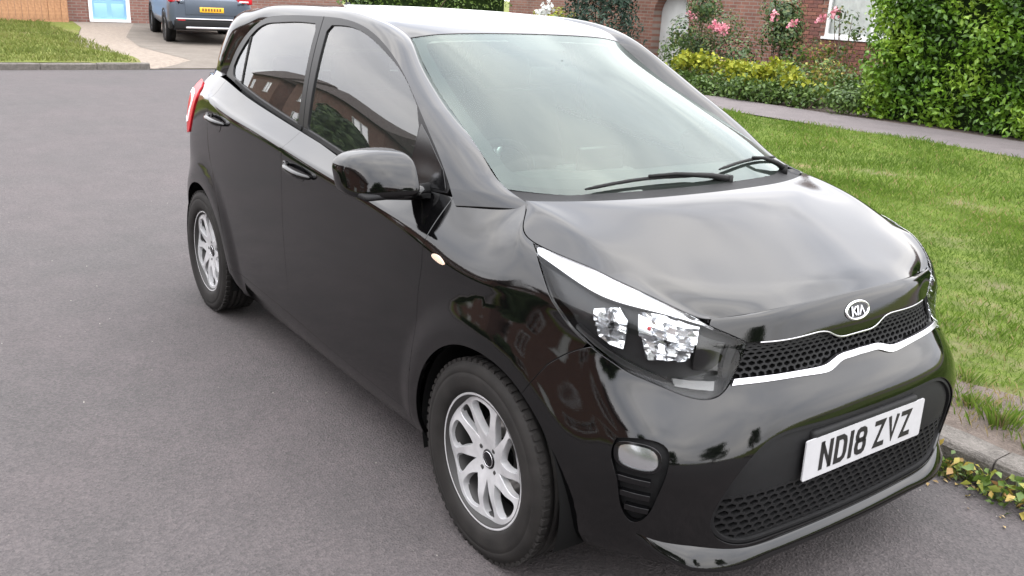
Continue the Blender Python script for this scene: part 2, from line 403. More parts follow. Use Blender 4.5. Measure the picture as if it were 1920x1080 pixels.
def shell(name, P, N, F, mat, parent, thick, flip_y, centre=(0, 0, .6), smooth=True):
    """surface P/N/F plus a turned-in edge of the given depth; flip_y mirrors it to the car's right side"""
    P = P.copy(); N = N.copy(); F = np.array(F)
    s = np.sign(np.sum(N*(P-np.array(centre)), 1)); s = 1 if np.sum(s) >= 0 else -1
    N = N*s
    fn = np.cross(P[F[:, 1]]-P[F[:, 0]], P[F[:, 2]]-P[F[:, 0]])
    bad = np.sum(fn*N[F].mean(1), 1) < 0; F[bad] = F[bad][:, ::-1]
    nv = len(P); V = [P]; NN = [N]; faces = [tuple(t) for t in F]
    if thick:
        cnt = {}
        for t in F:
            for a, b in ((t[0], t[1]), (t[1], t[2]), (t[2], t[0])): cnt[(a, b)] = 1
        be = [(a, b) for (a, b) in cnt if (b, a) not in cnt]
        ids = sorted({i for q in be for i in q}); m = {k: i for i, k in enumerate(ids)}
        A = P[ids]; nn = N[ids]; out = np.zeros_like(A)
        for a, b in be:
            t = P[b]-P[a]; k = np.cross(t, N[a]); out[m[a]] += k; out[m[b]] += k
        out /= np.maximum(np.linalg.norm(out, axis=1), 1e-9)[:, None]
        b1 = A+out*.0012-nn*.0016; b2 = A+out*.0012-nn*thick
        n = len(ids); V += [b1, b1.copy(), b2]; mid = out*.7+nn*.7; NN += [mid, out, out]
        for a, b in be:
            i, j = m[a], m[b]
            faces.append((b, a, nv+i, nv+j)); faces.append((nv+n+j, nv+n+i, nv+2*n+i, nv+2*n+j))
    V = np.vstack(V); NN = np.vstack(NN); NN /= np.linalg.norm(NN, axis=1)[:, None]
    if flip_y:
        V = V*np.array([1, -1, 1]); NN = NN*np.array([1, -1, 1]); faces = [f[::-1] for f in faces]
    me = bpy.data.meshes.new(name); me.from_pydata(V.tolist(), [], [tuple(int(i) for i in f) for f in faces]); me.update()
    o = link_mesh(name, me, mat, parent, smooth)
    if smooth: me.normals_split_custom_set_from_vertices(NN.tolist())
    return o
def panel(name, surf, outer, holes, mat, parent, flip_y=False, sp=.022, esp=.012, thick=.014, lift=0, inset=.0018):
    outer = resample(outer, esp); holes = [resample(h, esp) for h in holes]
    if inset:
        outer = shrink(outer, inset); holes = [shrink(h, -inset) for h in holes]
    V, F = cdt(outer, holes, sp)
    P = surf(V[:, 0], V[:, 1]); N = surf.normal(V[:, 0], V[:, 1])
    if lift:
        s = np.sign(np.sum(N*(P-np.array([0, 0, .6])))); P = P+N*s*lift
    return shell(name, P, N, F, mat, parent, thick, flip_y)
def shrink(L, d):
    n = len(L); a = np.roll(L, 1, 0); b = np.roll(L, -1, 0); t = b-a
    t /= np.maximum(np.linalg.norm(t, axis=1), 1e-9)[:, None]; nn = np.stack([-t[:, 1], t[:, 0]], 1)
    area = np.sum(L[:, 0]*np.roll(L[:, 1], -1)-np.roll(L[:, 0], -1)*L[:, 1])
    return L+nn*d*(1 if area > 0 else -1)
class Height:
    """surface given as one coordinate over two others; u, v are real metres"""
    def __init__(self, f): self.f = f
    def __call__(self, u, v): return self.f(np.ravel(u), np.ravel(v))
    normal = Net.normal
GH = Height(lambda x, z: np.stack([x, gh_y(x, z), z], 1))
ROOF = Height(lambda x, y: np.stack([x, y, roof_z(x, y)], 1))

# ---- car materials ----
def mat_paint(name, c, flake):
    m, n, l, b = _nt(name)
    b.inputs['Base Color'].default_value = (*c, 1); b.inputs['Roughness'].default_value = .38; b.inputs['Metallic'].default_value = 0
    b.inputs['Specular IOR Level'].default_value = 0.0
    b.inputs['Coat Weight'].default_value = 1; b.inputs['Coat IOR'].default_value = 1.56
    tc = n.new('ShaderNodeTexCoord')
    # thin road film: a little rougher low down and in patches
    nz = n.new('ShaderNodeTexNoise'); nz.inputs['Scale'].default_value = 7; nz.inputs['Detail'].default_value = 8; nz.inputs['Roughness'].default_value = .65
    l.new(tc.outputs['Object'], nz.inputs['Vector'])
    mr = n.new('ShaderNodeMapRange'); mr.inputs['From Min'].default_value = .35; mr.inputs['From Max'].default_value = .75
    mr.inputs['To Min'].default_value = .015; mr.inputs['To Max'].default_value = .05
    l.new(nz.outputs['Fac'], mr.inputs['Value']); l.new(mr.outputs['Result'], b.inputs['Coat Roughness'])
    n2 = n.new('ShaderNodeTexNoise'); n2.inputs['Scale'].default_value = 420; n2.inputs['Detail'].default_value = 1
    l.new(tc.outputs['Object'], n2.inputs['Vector'])
    bp = n.new('ShaderNodeBump'); bp.inputs['Strength'].default_value = .02; bp.inputs['Distance'].default_value = .002
    l.new(n2.outputs['Fac'], bp.inputs['Height']); l.new(bp.outputs['Normal'], b.inputs['Coat Normal'])
    return m
PAINT = mat_paint('black_pearl_paint', (.0018, .0018, .002), 1)
M_DARK = mat_plain('dark_void', (.006, .006, .006), .9, spec=.1)
M_PLAST = mat_plain('black_textured_plastic', (.0075, .0075, .008), .62, spec=.25, noise=.15, nscale=60, bump=.12, bscale=900)
M_GLOSSB = mat_plain('gloss_black_trim', (.003, .003, .0035), .14, spec=.5)
M_SATINB = mat_plain('satin_black_frame', (.004, .004, .0045), .42, spec=.35)
M_RUBBER = mat_plain('black_rubber', (.012, .012, .012), .65, spec=.2)
M_CHROME = mat_plain('bright_chrome', (.86, .86, .88), .12, 1)
M_SATIN = mat_plain('satin_silver', (.62, .61, .64), .3, 1)
M_ALLOY = mat_plain('machined_alloy', (.60, .60, .61), .28, .85, noise=.10, nscale=20)
M_SPOKE = mat_plain('silver_spoke', (.70, .70, .71), .27, .5, noise=.12, nscale=25)
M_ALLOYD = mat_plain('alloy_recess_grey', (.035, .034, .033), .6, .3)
M_REFL = mat_plain('lamp_reflector', (.70, .71, .73), .20, .9)
M_SIGNAL = mat_plain('signal_strip_grey', (.22, .22, .22), .35)
M_LAMPD = mat_plain('lamp_housing_dark', (.014, .014, .015), .35, spec=.4)
M_DRL = mat_plain('white_light_guide', (.80, .80, .82), .3)
M_GUIDE = mat_plain('silver_light_guide', (.62, .62, .64), .25, 1)
M_RED = mat_plain('red_tail_lens', (.45, .012, .02), .3, spec=.25)
M_REDB = mat_plain('red_bulb_tip', (.6, .02, .03), .3)
M_AMBER = mat_plain('clear_amber_lens', (.75, .55, .42), .2, coat=.5)
M_PLATE = mat_plain('white_plate_sheet', (.42, .42, .43), .35, coat=.3, noise=.04, nscale=30)
M_PLATEY = mat_plain('yellow_plate_sheet', (.75, .42, .02), .35, coat=.3)
M_CHAR = mat_plain('plate_character_black', (.01, .01, .01), .4)
M_TYRE = mat_plain('tyre_rubber', (.017, .0155, .0145), .78, spec=.25, noise=.3, nscale=14, bump=.1, bscale=300)
M_WSGLASS = mat_glass('green_tinted_windscreen', (.66, .80, .72), ior=1.55, film=.018)
M_WSGLASS.node_tree.nodes['Glossy BSDF'].inputs['Color'].default_value = (.90, 1.0, .955, 1)
M_SGLASS = mat_glass('side_window_glass', (.55, .62, .58), ior=1.8, film=.015)
M_RGLASS = mat_glass('privacy_glass', (.06, .07, .065), ior=1.55)
M_LENS = mat_glass('clear_lamp_lens', (.95, .96, .96), ior=1.33)
M_FRIT = mat_plain('glass_frit_black', (.012, .012, .013), .6)
M_SEAT = mat_plain('charcoal_seat_fabric', (.035, .035, .037), .9, noise=.3, nscale=120)
M_DASH = mat_plain('dark_dashboard_plastic', (.04, .041, .042), .6, bump=.1, bscale=500)
M_HEADL = mat_plain('pale_headlining', (.45, .45, .43), .9)
M_DISC = mat_plain('brake_disc_steel', (.35, .33, .31), .35, 1)

# ----------------------------------------------------------------------------
# the black hatchback
# ----------------------------------------------------------------------------
car = empty('hatchback_car', (0, 0, 0))
tag(car, 'black five-door hatchback parked at the kerb in the foreground', 'car')

sideP = lambda P: np.abs(P[:, 1]) > .52
def S(pts, keep=sideP):                 # side view (x, z) -> (u, v)
    return BODY.inv(np.array(pts, float), (0, 2), lambda P: (P[:, 1] > .55) & (P[:, 0] < 1.62) & (P[:, 0] > -1.58))
def D3(pts): return BODY.inv(np.array(pts, float))
def arc(cx, a0, a1, n=26, r=.338):
    return [(cx+r*math.cos(t), WZ+r*math.sin(t)) for t in np.linspace(R(a0), R(a1), n)]
def Tl(j0, j1, n=30):                   # along the top row of the net between column parameters
    u = np.linspace(j0, j1, n); return np.stack([u, np.full(n, BODY.vmax)], 1)
def u_at(col_): return BODY.cu[col_]
cat_ = lambda *a: np.vstack([np.atleast_2d(q) for q in a])

HL_TOP = [(1.250, .675, .921), (1.342, .655, .908), (1.428, .635, .896), (1.496, .613, .883), (1.560, .590, .868), (1.611, .556, .850), (1.656, .517, .828), (1.697, .474, .801), (1.721, .430, .780), (1.746, .388, .760)]
HL_BOT = [(1.750, .398, .728), (1.751, .419, .697), (1.754, .443, .666), (1.754, .477, .641), (1.742, .506, .633), (1.725, .531, .635), (1.697, .560, .644), (1.668, .585, .655), (1.636, .610, .666), (1.603, .633, .677), (1.564, .658, .698), (1.522, .682, .721), (1.488, .696, .742), (1.455, .707, .763), (1.428, .713, .786), (1.397, .716, .810), (1.368, .712, .834), (1.340, .706, .859), (1.276, .685, .909)]
hl_top = D3(curve(HL_TOP, 36)); hl_bot = D3(curve(HL_BOT, 60))
hl_top[:, 1] = np.minimum(hl_top[:, 1], BODY.vmax-.001)

# front arch meets the seam here
SEAM = [(1.501, .716), (1.462, .690), (1.430, .659), (1.398, .595)]
seam = S(SEAM)
k_seam = int(np.argmin(np.sum((hl_bot-seam[0])**2, 1)))

# -- wing
a_front = math.degrees(math.atan2(.572-WZ, 1.385-WF))
wing_arc = S(arc(WF, a_front, 196, 40))
door_front = S([(.800, .20), (.812, .30), (.835, .45), (.858, .60), (.874, .75), (.882, .86), (.884, .93)])
top_u0 = BODY.inv([(.884, .664, .984)])[0][0]
tip_u = hl_top[0, 0]
wing_out = cat_(door_front, Tl(top_u0, tip_u, 40), hl_bot[::-1][:len(hl_bot)-k_seam], seam, wing_arc)
# -- front bumper (both sides in one piece)
arc_b = S(arc(WF, -17, a_front, 24))
b_bot = np.stack([np.linspace(0, arc_b[0, 0]-.01, 60), np.full(60, .0)], 1)
CHROME_LOW = [(1.758, .443, .662), (1.788, .338, .663), (1.803, .235, .660), (1.809, .165, .655), (1.809, .135, .655), (1.806, .105, .663), (1.803, .080, .671), (1.803, .045, .673), (1.803, 0, .674)]
CHROME_UP = [(1.755, .433, .676), (1.787, .30, .675), (1.797, .220, .673), (1.800, .170, .671), (1.799, .140, .672), (1.798, .112, .680), (1.796, .085, .687), (1.796, .045, .689), (1.796, 0, .690)]
ch_low = D3(curve(CHROME_LOW, 44)); ch_low[-1, 0] = 0
ch_up = D3(curve(CHROME_UP, 44)); ch_up[-1, 0] = 0
k_ch = int(np.argmin(np.sum((hl_bot-D3([(1.754, .447, .662)])[0])**2, 1)))
half = cat_(b_bot[1:], arc_b, seam[::-1], hl_bot[k_ch:k_seam][::-1], ch_low)
bump_out = cat_(half, (half[::-1]*np.array([-1, 1]))[1:-1])
# move the closing vertices: bottom centre
bump_out = cat_(half, (half*np.array([-1, 1]))[::-1][1:])
LG = [(1.848, 0, .548), (1.847, .15, .549), (1.846, .27, .552), (1.845, .345, .550), (1.844, .385, .540), (1.840, .44, .503), (1.838, .462, .480), (1.824, .498, .416), (1.811, .513, .358), (1.810, .510, .318), (1.815, .488, .288), (1.825, .440, .262), (1.84, .34, .250), (1.845, .18, .247), (1.847, 0, .246)]
lg = D3(curve(LG, 80)); lg[0, 0] = lg[-1, 0] = 0
lg_loop = cat_(lg, (lg*np.array([-1, 1]))[::-1][1:-1])
FOG = [(1.640, .690, .535), (1.690, .655, .545), (1.738, .617, .530), (1.747, .618, .490), (1.738, .637, .400), (1.722, .650, .345), (1.690, .663, .322), (1.668, .675, .350), (1.655, .693, .44), (1.635, .697, .50)]
fg = D3(curve(FOG+FOG[:1], 48))[:-1]
bumper = panel('front_bumper', BODY, bump_out, [lg_loop, fg, fg*np.array([-1, 1])], PAINT, car, sp=.02, inset=.0015)

# -- painted panel between bonnet and grille
NOSE_LOW = [(1.748, .387, .759), (1.769, .282, .755), (1.778, .188, .757), (1.781, .145, .757), (1.783, .118, .751), (1.786, .092, .739), (1.787, .066, .732), (1.788, .03, .731), (1.788, 0, .731)]
n_low = D3(curve(NOSE_LOW, 44)); n_low[-1, 0] = 0
k_in = int(np.argmin(np.sum((hl_top-D3([(1.697, .474, .801)])[0])**2, 1)))
u3 = u_at(3)
half = cat_(n_low[::-1], hl_top[k_in:][::-1], Tl(u3, 0, 30)[0:])
nose_out = cat_(half, (half*np.array([-1, 1]))[::-1][1:-1])
panel('nose_panel', BODY, nose_out, [], PAINT, car, sp=.018, inset=.0015)
# chrome line under the nose panel's edge
def ribbon(name, line_uv, w, mat, parent, lift, depth=.012, sym=True):
    """a raised strip following a line on the body, w wide"""
    L = np.asarray(line_uv); 
    if sym: L = cat_(L, (L*np.array([-1, 1]))[::-1][1:])
    t = np.gradient(L, axis=0); t /= np.linalg.norm(t, axis=1)[:, None]; nn = np.stack([-t[:, 1], t[:, 0]], 1)
    A = L+nn*w/2; B = L-nn*w/2
    return panel(name, BODY, cat_(A, B[::-1]), [], mat, parent, sp=.02, esp=.01, thick=depth, lift=lift, inset=0)
mid_up = n_low+np.array([0, -.004])
ribbon('grille_upper_trim', mid_up[4:], .0028, M_SATIN, car, .0005)
ch_loop = cat_(ch_low, (ch_low*np.array([-1, 1]))[::-1][1:], (ch_up*np.array([-1, 1]))[:-1], ch_up[::-1])
panel('grille_chrome_strip', BODY, ch_loop, [], M_SATIN, car, sp=.01, esp=.008, thick=.016, lift=.006, inset=.0012)

# -- grille inserts: recessed sheets with a real lattice
def recess(name, loop, mat, depth, parent=car):
    return panel(name, BODY, loop, [], mat, parent, sp=.03, thick=0, lift=-depth, inset=-.006)
up_half = cat_(n_low[::-1], hl_bot[1:k_ch+1], ch_up)
up_loop = cat_(up_half, (up_half*np.array([-1, 1]))[::-1][1:-1])
ug = recess('upper_grille', up_loop, M_DARK, .024)
lgr = recess('lower_grille', lg_loop, M_DARK, .035)
def lattice(name, surf, cells, mat, parent, depth, bar=.0035, lift=-.016):
    """honeycomb bars as thin prisms lying on the surface"""
    V = []; F = []
    for a, b in cells:
        uv = np.array([a, b]); P = surf(uv[:, 0], uv[:, 1]); N = surf.normal(uv[:, 0], uv[:, 1])
        s = np.sign(np.sum(N*(P-np.array([0, 0, .6])), 1))[:, None]; N = N*s; P = P+N*lift
        t = P[1]-P[0]; t /= max(np.linalg.norm(t), 1e-9); n0 = len(V)
        for i in range(2):
            w = np.cross(t, N[i]); w /= np.linalg.norm(w)
            for q in (P[i]-w*bar, P[i]+w*bar, P[i]+w*bar-N[i]*depth, P[i]-w*bar-N[i]*depth): V.append(q)
        F += [(n0, n0+1, n0+5, n0+4), (n0+1, n0+2, n0+6, n0+5), (n0+3, n0, n0+4, n0+7)]
    return obj_py(name, V, F, mat, parent)
def hex_edges(loop, r, wx=1.5):
    lo, hi = loop.min(0), loop.max(0); segs = []; seen = set()
    dx = r*math.sqrt(3)*wx; dy = r*1.5
    j = 0; y = lo[1]-r
    while y < hi[1]+r:
        x = lo[0]-dx+(dx/2 if j % 2 else 0)
        while x < hi[0]+dx:
            pts = [(x+wx*r*math.sin(R(60*k)), y+r*math.cos(R(60*k))) for k in range(6)]
            for k in range(6):
                a, b = pts[k], pts[(k+1) % 6]
                key = (round((a[0]+b[0])*500), round((a[1]+b[1])*500))
                if key in seen: continue
                seen.add(key); segs.append((a, b))
            x += dx
        y += dy; j += 1
    A = np.array([s[0] for s in segs]); B = np.array([s[1] for s in segs])
    ok = in_poly(A, loop) & in_poly(B, loop)
    return [s for s, k in zip(segs, ok) if k]
tag(lattice('grille_mesh', BODY, hex_edges(up_loop, .011, 1.3), M_PLAST, ug, .012, .0028, -.012), kind='stuff')
low_zone = lg_loop.copy(); v_cut = D3([(1.86, .2, .40)])[0][1]
low_zone[:, 1] = np.minimum(low_zone[:, 1], v_cut)
low_zone[:, 1] = np.maximum(low_zone[:, 1], low_zone[:, 1].min()+.004)
tag(lattice('grille_mesh', BODY, hex_edges(low_zone, .0125, 1.6), M_PLAST, lgr, .02, .0035, -.014), kind='stuff')
# blank upper zone of the lower grille (carries the plate)
up_zone = lg_loop.copy(); up_zone[:, 1] = np.maximum(up_zone[:, 1], v_cut-.004)
panel('grille_blank', BODY, up_zone, [], M_PLAST, lgr, sp=.03, thick=.01, lift=-.015, inset=-.004)
# turned edge round the opening
rim_in = shrink(resample(lg_loop, .012), .010)
panel('opening_edge', BODY, resample(lg_loop, .012), [rim_in], M_PLAST, bumper, sp=.03, thick=.014, lift=-.006, inset=.001)
# painted lip along the bottom of the bumper (a raised shelf)
lipc = [(1.852, 0, .222), (1.848, .18, .224), (1.838, .33, .228), (1.822, .44, .234), (1.786, .535, .246), (1.735, .605, .266), (1.69, .643, .292)]
lip_uv = D3(curve(lipc, 40)); lip_uv[0, 0] = 0
def shelf(name, line_uv, prof, mat, parent):
    """extrude profile [(out, up)] along a line on the body (both sides)"""
    L = cat_((line_uv*np.array([-1, 1]))[::-1][:-1], line_uv); P = BODY(L[:, 0], L[:, 1])
    T = np.gradient(P, axis=0); T /= np.linalg.norm(T, axis=1)[:, None]
    up = np.tile(np.array([0, 0, 1.]), (len(P), 1)); O = np.cross(up, T); O /= np.linalg.norm(O, axis=1)[:, None]
    if O[len(O)//2, 0] < 0: O = -O
    n = len(prof); V = []
    fade = np.minimum(1, np.minimum(np.arange(len(P)), np.arange(len(P))[::-1])/8.)
    for i in range(len(P)):
        wy = .22+.78*_sstep(.30, .54, abs(P[i, 1]))
        for a, b in prof: V.append(P[i]+O[i]*(a*fade[i]*(.45+.55*wy) if a > 0 else a)+up[i]*(b*(.3+.7*fade[i]) if b < -.02 else b*wy*(.3+.7*fade[i])))
    F = [(i*n+k, i*n+(k+1) % n, (i+1)*n+(k+1) % n, (i+1)*n+k) for i in range(len(P)-1) for k in range(n)]
    o = obj_py(name, V, F, mat, parent, True); fix_normals(o)
    b = o.modifiers.new('bevel', 'BEVEL'); b.width = .004; b.segments = 2; b.limit_method = 'ANGLE'; b.angle_limit = R(30)
    return o
shelf('bumper_lip', lip_uv, [(-.02, .020), (.006, .020), (.032, -.022), (.033, -.032), (.022, -.040), (-.02, -.048)], PAINT, bumper)

# -- fog lamps
for sd in (1, -1):
    fl = fg*np.array([sd, 1])
    po = panel('fog_lamp_pocket', BODY, fl, [], M_PLAST, car, sp=.02, thick=0, lift=-.022, inset=-.005)
    c0 = D3([(1.694, .668, .498)])[0]; th = np.linspace(0, 2*math.pi, 33)[:-1]
    sq = lambda a, e: np.sign(a)*np.abs(a)**e
    ov = np.stack([sd*(c0[0]+.044*sq(np.cos(th), .7)), c0[1]+.030*sq(np.sin(th), .7)], 1)
    lamp = panel('fog_lamp', BODY, ov, [], M_REFL, po, sp=.012, esp=.01, thick=.02, lift=-.012, inset=0)
    panel('lens', BODY, ov*1.0, [], M_LENS, po, sp=.012, esp=.01, thick=0, lift=-.006, inset=0)
    ring = ov.copy(); cc = ring.mean(0); big = cc+(ring-cc)*1.16
    panel('bezel', BODY, big, [ring], M_GLOSSB, po, sp=.02, esp=.01, thick=.02, lift=-.008, inset=0)
    for q, (zz, w) in enumerate(((.435, .036), (.395, .033), (.357, .027))):
        m0 = D3([(1.690+.004*q, .672-.006*q, zz)])[0]
        bar = np.array([(m0[0]-w, m0[1]-.006), (m0[0]+w, m0[1]-.006), (m0[0]+w, m0[1]+.007), (m0[0]-w, m0[1]+.007)])*np.array([sd, 1])
        panel('vent_blade', BODY, bar, [], M_GLOSSB, po, sp=.02, thick=.016, lift=-.006, inset=0)

# -- headlights
def sub_uv(loop, k): c = loop.mean(0); return c+(loop-c)*k
hl_loop = cat_(hl_top, hl_bot)
def in_hl(pts3): return D3(pts3)
for sd in (1, -1):
    f = np.array([sd, 1.])
    h = panel('headlight', BODY, hl_loop*f, [], M_LAMPD, car, sp=.02, thick=0, lift=-.050, inset=-.004)
    # silver light guide along the upper edge
    k = k_in+2
    guide_hi = shrink(hl_loop, .005)[:len(hl_top)][1:k]
    guide_lo = D3(curve([(1.289, .686, .905), (1.365, .680, .885), (1.478, .660, .854), (1.556, .624, .838), (1.626, .568, .828), (1.675, .509, .814)], 30))
    panel('light_guide', BODY, cat_(guide_hi, guide_lo[::-1])*f, [], M_GUIDE, h, sp=.012, esp=.01, thick=.02, lift=-.010, inset=0)
    A = [(1.501, .673, .817), (1.549, .634, .830), (1.577, .629, .802), (1.579, .639, .725), (1.552, .660, .732), (1.520, .678, .753)]
    B = [(1.588, .606, .826), (1.648, .547, .820), (1.690, .494, .799), (1.699, .527, .716), (1.624, .606, .708), (1.607, .618, .770)]
    for nm, lp3, tilt_ in (('reflector', A, .05), ('reflector', B, .0)):
        lp = resample(D3(lp3), .008); V, F = cdt(lp, [], .009)
        # bevelled facets: every cell of the bowl has its own slant
        cu_ = np.floor((V[:, 0]-lp[:, 0].min())/.030).astype(int); cv_ = np.floor((V[:, 1]-lp[:, 1].min())/.030).astype(int)
        rg_ = np.random.default_rng(3+len(lp)); ta = rg_.uniform(-.35, .35, (40, 40)); tb = rg_.uniform(-.1, .5, (40, 40))
        fu = (V[:, 0]-lp[:, 0].min())-cu_*.030; fv = (V[:, 1]-lp[:, 1].min())-cv_*.048
        P = BODY(V[:, 0], V[:, 1]); N = BODY.normal(V[:, 0], V[:, 1]); N *= np.sign(np.sum(N*(P-np.array([0, 0, .6])), 1))[:, None]
        c_ = lp.mean(0); d = np.linalg.norm(V-c_, axis=1); dm = np.linalg.norm(lp-c_, axis=1).mean()
        dep = .020+.016*np.clip(1-(d/dm)**2, 0, 1)+ta[cu_, cv_]*fu+tb[cu_, cv_]*fv
        P = P-N*np.maximum(dep, .012)[:, None]
        shell(nm, P, N, F, M_REFL, h, .014, sd < 0, smooth=False)
        q = BODY(c_[None, 0], c_[None, 1])[0]*np.array([1, sd, 1]); nn = BODY.normal(c_[None, 0], c_[None, 1])[0]; nn = nn*np.sign(nn[0])*np.array([1, sd, 1])
        mb = MB(); mb.tube([q-nn*.040, q-nn*.020], [.010, .007], 10); mb.tube([q-nn*.020, q-nn*.014], [.007, .003], 10)
        mb.build('bulb', M_LAMPD, h, True)
    q = D3([(1.628, .588, .785)])[0]; p3 = BODY(q[None, 0], q[None, 1])[0]*np.array([1, sd, 1])
    mb = MB(); mb.lathe([(0.0001, 0), (.005, .002), (.005, .006), (.0001, .008)], 'x', 10, (p3[0]-.020, p3[1], p3[2])); mb.build('bulb_tip', M_REDB, h, True)
    # dark inner block and its grey frame
    Bm = D3([(1.698, .496, .785), (1.732, .426, .757), (1.743, .450, .695), (1.708, .514, .693)])
    panel('inner_bezel', BODY, Bm*f, [], M_GLOSSB, h, sp=.012, thick=.02, lift=-.026, inset=0)
    Fr = D3([(1.737, .425, .758), (1.744, .412, .745), (1.749, .440, .685), (1.744, .456, .680)])
    panel('inner_frame', BODY, Fr*f, [], M_PLAST, h, sp=.012, thick=.02, lift=-.012, inset=0)
    tl = D3([(1.680, .561, .673), (1.738, .473, .671), (1.745, .481, .654), (1.690, .559, .660)])
    panel('turn_signal', BODY, tl*f, [], M_SIGNAL, h, sp=.01, esp=.01, thick=.012, lift=-.016, inset=0)
    lw = D3(curve([(1.469, .702, .759), (1.544, .668, .717), (1.611, .622, .684), (1.673, .574, .663)], 20))
    panel('lower_shelf', BODY, cat_(lw+[0, .010], (lw-[0, .004])[::-1])*f, [], M_LAMPD, h, sp=.012, thick=.02, lift=-.014, inset=0)
    panel('lens', BODY, hl_loop*f, [], M_LENS, h, sp=.018, thick=.012, lift=.001, inset=.004)

# -- wings, doors, sills, quarters
SILL = [(.800, .256), (.62, .256), (.25, .262), (-.146, .282), (-.486, .292), (-.83, .300)]
B_X = [(-.160, .284), (-.165, .5), (-.172, .75), (-.178, .90), (-.182, 1.0)]
r_door_rear = [(-.835, .300), (-.852, .42), (-.895, .54), (-.965, .66), (-1.040, .76), (-1.085, .86), (-1.10, .95), (-1.10, 1.04)]
sill_a = S(curve(SILL, 50)); b_line = S(B_X)
ub = BODY.inv([(-.182, .70, 1.005)])[0][0]; u_door0 = top_u0
ur = BODY.inv([(-1.10, .675, 1.10)])[0][0]
kb = int(np.argmin(np.abs(sill_a[:, 0]-b_line[0, 0])))
df = door_front[1:]; df = df.copy()
fdoor = cat_(sill_a[:kb+1], b_line[1:], Tl(ub, u_door0, 40), df[::-1])
rdr = S(curve(r_door_rear, 40))
rdoor = cat_(sill_a[kb:], rdr[1:], Tl(ur, ub, 40), b_line[::-1])
sill_bot = np.stack([np.linspace(sill_a[-1, 0]+.02, door_front[0, 0], 40), np.full(40, .0)], 1)
sill_loop = cat_(sill_a, S([(-.86, .24)]), sill_bot)
rear_arc = S(arc(WR, 8, 168, 44))
bump_seam = S([(-1.525, .40), (-1.535, .52), (-1.50, .60), (-1.44, .66), (-1.42, .74), (-1.43, .83)])
LAMPR = [(-1.43, .83), (-1.40, .92), (-1.36, 1.0), (-1.37, 1.045), (-1.42, 1.066)]
LAMPR3 = S(LAMPR)
u17 = u_at(18)
q_loop = cat_(rdr[::-1][::-1][:0] if False else np.zeros((0, 2)), S([(-.865, .20)]), rear_arc, S([(-1.531, .345), (-1.535, .45), (-1.525, .56), (-1.47, .64), (-1.43, .72), (-1.43, .83)]), S(curve(LAMPR, 14))[1:],
              Tl(BODY.inv([(-1.42, .635, 1.105)])[0][0], ur, 20)[0:], rdr[::-1])
